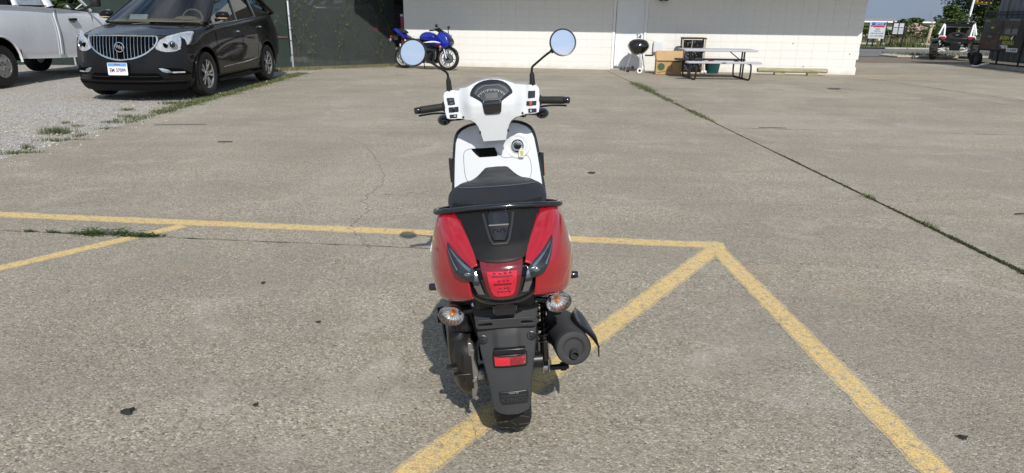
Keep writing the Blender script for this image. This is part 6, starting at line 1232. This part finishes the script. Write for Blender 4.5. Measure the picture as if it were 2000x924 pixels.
def btxt(s_, x, z, size, mat, sh_=.25, bold=.004, sx=1.0): text_mb(s_, size, .002, lambda a, y, zz: bp(x + a * sx, z + y, .012 + zz), bold, sh_, sx=1.0).build('print_lettering', mat, BN, sharp=20)
btxt('BORN', 1.10, .945, .15, 'banner_yellow'); btxt('4', 1.42, .945, .19, 'banner_white', .3, .006); btxt('RIDING', 1.30, .80, .15, 'banner_yellow'); btxt('ADVENTURE', 1.16, .705, .055, 'banner_white'); btxt('EVERY DAY', 1.20, .655, .05, 'banner_white')
pic('maker_panel', 1.30, 1.78, .545, .655, 'banner_white', .009); text_mb('SUZUKI', .085, .002, lambda a, y, zz: bp(1.60 + a * .95, .60 + y, .014 + zz), .002).build('print_lettering', 'banner_blue', BN, sharp=20); text_mb('S', .10, .002, lambda a, y, zz: bp(1.38 + a * .8, .60 + y, .014 + zz), .006).build('print_lettering', 'banner_blue', BN, sharp=20); btxt('MOTO', .22, 1.44, .06, 'banner_yellow', .1, .002)
# ================================================================ ACROSS THE STREET
pbr('sign_white', (.50, .52, .56), .5, var=.03); pbr('sign_blue', (.02, .05, .28), .5); pbr('sign_red', (.36, .02, .04), .5); pbr('sign_ink', (.10, .12, .16), .6); pbr('bollard_yellow', (.62, .60, .12), .6, var=.15)
SG = thing('shop_sign', 'white sign board with blue and red logo on black posts across the street', 'sign', (20.08, 38.5, 0), R(-12))
MB().box((0, 0, .90), (.86, .05, .88)).build('panel', 'sign_white', SG, bevel=.006)
for x in (-.40, -.12, .30): MB().box((x, .05, .45), (.07, .06, 1.0)).build('post', 'satin_black', SG)
MB().box((.42, .0, .90), (.04, .08, .92)).build('edge_post', 'satin_black', SG)
MB().prism([(-.30, 1.16), (-.24, 1.31), (.38, 1.31), (.36, 1.16)], lambda p: (p[0], -.027, p[1]), lambda p: (p[0], -.030, p[1])).build('blue_band', 'sign_blue', SG); MB().prism([(-.26, 1.06), (-.24, 1.14), (.35, 1.14), (.33, 1.06)], lambda p: (p[0], -.027, p[1]), lambda p: (p[0], -.030, p[1])).build('red_band', 'sign_red', SG)
text_mb('S', .30, .003, lambda x, y, z: (x - .32, -.034 - z, y + 1.20), .012, .2).build('logo_letter', 'sign_blue', SG, sharp=20); text_mb('SERVICES', .11, .002, lambda x, y, z: (x + .05, -.034 - z, y + 1.235), .003, .2).build('logo_lettering', 'sign_white', SG, sharp=20)
for s_, z, sz in (('SALES', .97, .08), ('RENTALS', .86, .075), ('DECATUR ILLINOIS', .74, .075), ('217-429-2956', .60, .12)): text_mb(s_, sz, .002, lambda x, y, zz, z=z: (x, -.028 - zz, y + z), .003).build('sign_line', 'sign_ink', SG, sharp=20)
S2 = thing('notice_board', 'narrow black framed two-panel notice board beside the shop sign', 'sign', (20.95, 38.0, 0), R(-12))
for x in (-.29, .29): MB().box((x, 0, .70), (.06, .06, 1.40)).build('post', 'satin_black', S2)
MB().box((0, 0, 1.32), (.60, .05, .05)).build('top_bar', 'satin_black', S2); MB().box((0, 0, .68), (.60, .05, .10)).build('bottom_bar', 'satin_black', S2); MB().box((0, -.01, 1.0), (.03, .05, .60)).build('middle_bar', 'satin_black', S2)
for x in (-.135, .135):
    pn = MB().box((x, 0, 1.01), (.25, .02, .56)).build('panel', 'sign_white', S2)
    for k in range(4): MB().box((x, -.012, .80 + k * .055), (.20, .003, .012)).build('print_line', 'sign_ink', pn)
    MB().box((x, -.012, 1.06), (.21, .003, .05)).build('heading', 'sign_ink', pn)
MB().box((0, -.04, 1.20), (.10, .004, .02)).build('cross_bar', 'satin_black', S2)
S3 = thing('small_sign', 'small white sign on a stake at the corner of the white building', 'sign', (18.98, 38.4, 0), R(-12)); MB().box((0, 0, .52), (.42, .02, .34)).build('panel', 'sign_white', S3); MB().box((.05, .02, .2), (.05, .03, .5)).build('stake', 'tan_wood', S3)
for k in range(3): MB().box((-.02, -.012, .62 - k * .09), (.22, .003, .025)).build('print_line', 'sign_ink', S3)
bo = thing('bollard', 'yellow painted bollard beside the shop sign', 'bollard', (20.62, 39.2, .03)); MB().lathe([(.07, 0), (.07, .85), (.05, .90), (0, .91)], n=16).build('pipe', 'bollard_yellow', bo); MB().lathe([(.074, .35), (.074, .45)], n=16, caps=False).build('band', 'banner_white', bo)
wp = thing('leaning_post', 'pale leaning wooden post with a broken top behind the verge', 'post', (27.2, 45.6, 0), rot=(R(-4), R(7), 0)); MB().lathe([(.10, 0), (.095, .7), (.09, .95), (.05, 1.0)], n=10).build('shaft', 'tan_wood', wp); MB().tube(cr([(0, 0, .9), (.08, 0, 1.15), (-.05, 0, 1.35), (-.15, 0, 1.42)], 4), [.055] * 5 + [.035] * 8, 8).build('broken_top', 'tan_wood', wp)
# traffic signal on a raked pole
t = NT('signal_yellow'); t.set(Base__Color=t.ramp(t.noise(3, 3, .5, t.obj()), (.3, (.55, .28, .03)), (.7, (.68, .38, .05))), Roughness=.5)
TS = thing('traffic_signal', 'pale pole carrying a yellow traffic signal in front of the dark tree', 'traffic light', (40.15, 62, 0), rot=(0, R(3.5), 0)); MB().lathe([(.10, 0), (.085, 4.2), (0, 4.3)], n=12).build('pole', 'grey_paint', TS); MB().tube([(0, 0, 2.95), (1.2, -.1, 2.95)], .05, 8).build('arm', 'grey_paint', TS)
hs_ = MB().box((.75, -.15, 3.25), (1.3, .35, .50)).build('signal_head', 'signal_yellow', TS, bevel=.04)
for k in (-.4, 0, .4): MB().lathe([(.16, 0), (.17, .12), (.15, .12), (.14, .01), (0, .01)], (.75 + k, -.33, 3.25), (0, -1, 0), 16).build('lens', 'satin_black', hs_)
# trees and shrubs
def leaves(b, c_, rx, ry, rz, n, size, r, squash=.8):
    for _ in range(n):
        while True:
            p = Vector((r.uniform(-1, 1), r.uniform(-1, 1), r.uniform(-1, 1)))
            if p.length <= 1: break
        p = p.normalized() * (p.length ** .5) if p.length > 0 else p
        q = Vector((c_[0] + p.x * rx, c_[1] + p.y * ry, c_[2] + p.z * rz)); a, t_ = r.random() * 6.28, r.uniform(-1, 1) * 1.2
        u = Vector((math.cos(a), math.sin(a), .5 * math.sin(t_))) * size * r.uniform(.6, 1.3); v = Vector((-math.sin(a) * math.cos(t_), math.cos(a) * math.cos(t_), math.sin(t_))) * size * .55 * r.uniform(.6, 1.2)
        b.add([q - u, q + v, q + u, q - v], [(0, 1, 2, 3)])
def tree(name, label, x, y, h, wd, mat, seed, nl=5000, size=.13, base=.15, cat='tree', group='trees across the street', z0=0.0, clumps=26, conic=0):
    r = random.Random(seed); T = thing(name, label, cat, (x, y, z0), group=group); b = MB(); tr_ = MB(); cz = h * (base + (1 - base) / 2); hz = h * (1 - base) / 2
    tr_.tube(cr([(0, 0, -.3), (r.gauss(0, .05) * h * .3, 0, h * .3), (r.gauss(0, .05) * h * .4, r.gauss(0, .03) * h, h * .6), (0, 0, h * .93)], 4), [.035 * h * (1 - .8 * k / 12) for k in range(13)], 8)
    for k in range(clumps):
        a = r.random() * 6.28; zz = r.uniform(-1, 1); rad = math.sqrt(max(0, 1 - zz * zz)) * r.uniform(.35, .95)
        if conic: rad *= max(.12, (1 - (zz + 1) / 2 * conic))
        p = Vector((math.cos(a) * rad * wd / 2, math.sin(a) * rad * wd / 2, cz + zz * hz * .88)); s_ = r.uniform(.16, .30) * (1 - .35 * (zz > .4))
        tr_.tube([(0, 0, max(.1, p.z - .25 * h)), p * .6 + Vector((0, 0, p.z * .4 - .06 * h)), p], [.012 * h, .008 * h, .003 * h], 5)
        leaves(b, p, wd * s_, wd * s_, h * s_ * .55, nl // clumps, size, r)
    tr_.build('trunk', 'bark', T); b.build('crown', mat, T, raw=True); return T
tree('broad_tree', 'large dark tree behind the off-road buggy and the signal pole', 46.3, 68, 8.5, 8.0, 'leaf_dark', 1, 26000, .13, .02, clumps=80)
tree('broad_tree', 'dark tree at the right behind the mesh cage', 55, 66, 8.2, 7.5, 'leaf_dark', 2, 14000, .14, .02, clumps=50)
tree('broad_tree', 'mid green tree left of the off-road buggy with a loose top', 37.3, 60, 2.75, 3.2, 'leaf_mid', 3, 5200, .13, .05, clumps=26, conic=.85)
tree('broad_tree', 'small mid green tree above the rubble pile', 35.5, 62, 1.75, 2.6, 'leaf_mid', 5, 3000, .13, .05, clumps=20, conic=.5)
tree('broad_tree', 'pale sparse treetop between the rubble and the buggy', 40.0, 63, 2.3, 2.0, 'leaf_pale', 6, 1600, .12, .3, clumps=14, conic=.6)
sh_spots = [(24.3, 48, 1.15, 2.0, 'leaf_pale', 'pale green shrub at the corner of the white building across the street'), (25.4, 49, 1.35, 1.6, 'leaf_mid', 'round green shrub left behind the shop sign'), (26.0, 47.5, 1.0, 1.8, 'leaf_dark', 'low dark shrub directly behind the shop sign'), (27.1, 48.5, 1.55, 1.5, 'leaf_mid', 'taller green shrub right above the shop sign'), (27.8, 47, 1.1, 1.6, 'leaf_mid', 'green shrub behind the notice board'), (28.7, 47, 1.25, 1.5, 'leaf_pale', 'pale bushy shrub right of the notice board'), (29.6, 48, .95, 2.0, 'leaf_dark', 'low dark shrub in front of the rubble pile'), (31.0, 50, .85, 2.6, 'leaf_pale', 'spreading pale shrub in front of the pink rubble'), (31.8, 47, .6, 2.6, 'leaf_mid', 'low weedy shrub behind the leaning post'), (32.4, 53, 1.1, 2.4, 'leaf_mid', 'green shrub between the leaning post and the buggy'), (34.2, 52, 1.2, 2.4, 'leaf_dark', 'dark shrub showing left of the buggy cage'), (36.5, 53, 1.0, 3.0, 'leaf_dark', 'dark shrub seen through the buggy cage'), (39.0, 55, 1.2, 3.4, 'leaf_dark', 'dark shrub between the buggy and the mesh cage'), (23.2, 50, 1.0, 1.8, 'leaf_mid', 'green shrub partly hidden by the white building corner')]
for k, (x, y, h, wd, mt, lb) in enumerate(sh_spots): tree('shrub', lb, x, y, h, wd, mt, 40 + k, 1500, .085, .0, 'shrub', 'shrubs across the street', clumps=14)
random.seed(77); b = MB()
for k in range(4200): blades(b, random.uniform(22, 46), random.uniform(45, 52), 2, .3, .3, .40, .5, .0, .04)
tag(b.build('tall_grass', 'dry_grass', raw=True), 'tall rough grass in the empty ground across the street', 'grass', kind='stuff')
pbr('rubble', (.42, .30, .25), .95, var=.3, vs=2, bump=.6, bs=8)
for x, y, wd, h, lb in ((32.2, 56, 2.6, 1.05, 'pinkish rubble pile left of the leaning post across the street'), (34.3, 57, 1.8, .95, 'smaller pink rubble pile right of the leaning post')):
    T = thing('rubble_pile', lb, 'rubble', (x, y, 0), group='rubble piles across the street'); r = random.Random(int(x)); b = MB()
    for k in range(420):
        a = r.random() * 6.28; d = r.random() ** .6; p = Vector((math.cos(a) * d * wd, math.sin(a) * d * wd * .6, h * (1 - d ** 1.4) * r.uniform(.75, 1.1))); s_ = r.uniform(.06, .22)
        b.box(p, (s_ * r.uniform(.7, 1.6), s_, s_ * r.uniform(.5, 1)), Matrix.Rotation(r.random() * 3, 3, Vector((r.random(), r.random(), r.random())).normalized()))
    tag(b.build('broken_bricks', 'rubble', T, sharp=30), kind='stuff')
# long low warehouse far beyond, on lower ground
pbr('ware_wall', (.40, .37, .34), .8, var=.1); pbr('ware_roof', (.80, .80, .80), .6, var=.02)
WH = thing('warehouse', 'long low warehouse with a white roof edge far behind the shrubs', 'building', (78, 150, -4.8), R(-4))
MB().box((0, 10, 2.9), (110, 20, 5.8)).build('wall', 'ware_wall', WH); MB().box((0, 9.6, 5.94), (111, 21, .28)).build('roof', 'ware_roof', WH)
for x in (-9, 2): MB().box((x, 6, 6.4), (7, 4, .5)).build('roof_unit', 'bench_dark', WH)
for k in range(12): MB().box((-45 + k * 8, -.12, 1.6), (3, .2, 3)).build('dock_door', 'grey_paint', WH)
W2 = thing('white_hall', 'small white gabled hall showing above the shrubs by the buggy', 'building', (99, 150, -4.8), R(-20)); MB().prism([(-5, 0), (5, 0), (5, 6.5), (0, 9.6), (-5, 6.5)], lambda p: (p[0], 0, p[1]), lambda p: (p[0], 9, p[1])).build('hall', 'ware_roof', W2)
RM = thing('radio_mast', 'thin lattice radio mast on the horizon above the warehouse', 'mast', (98, 165, -4.8)); b = MB()
for a in range(3): b.tube([(.35 * math.cos(a * 2.1), .35 * math.sin(a * 2.1), 0), (.12 * math.cos(a * 2.1), .12 * math.sin(a * 2.1), 8.6)], .02, 4)
for k in range(18): b.tube([(.3, 0, k * .45), (-.25, .2, k * .45 + .45)], .014, 4)
b.build('lattice', 'bench_dark', RM); MB().box((.25, 0, 7.6), (.6, .1, .15)).build('antenna', 'bench_dark', RM)
OC = MB(); OC.tube([(20 + 60 * k / 24, 70, 3.1 + 1.6 * ((k / 24 - .5) ** 2) * 4 + .8 * k / 24) for k in range(25)], .022, 4); tag(OC.build('overhead_cable', 'satin_black'), 'thin overhead cable sagging across the sky', 'cable')
# dark trees added behind the screened fence for shade and a dark backdrop
tree('broad_tree', 'dark leafy tree added as shading backdrop behind the screened fence', -8.2, 25.5, 7.5, 8, 'leaf_dark', 11, 6000, .2, .02, group='shading trees added behind the fence', clumps=40)
tree('broad_tree', 'dark leafy tree added as shading backdrop between the fence and the white building', -4.4, 26.5, 6.5, 5.5, 'leaf_dark', 12, 5000, .18, .02, group='shading trees added behind the fence', clumps=36)
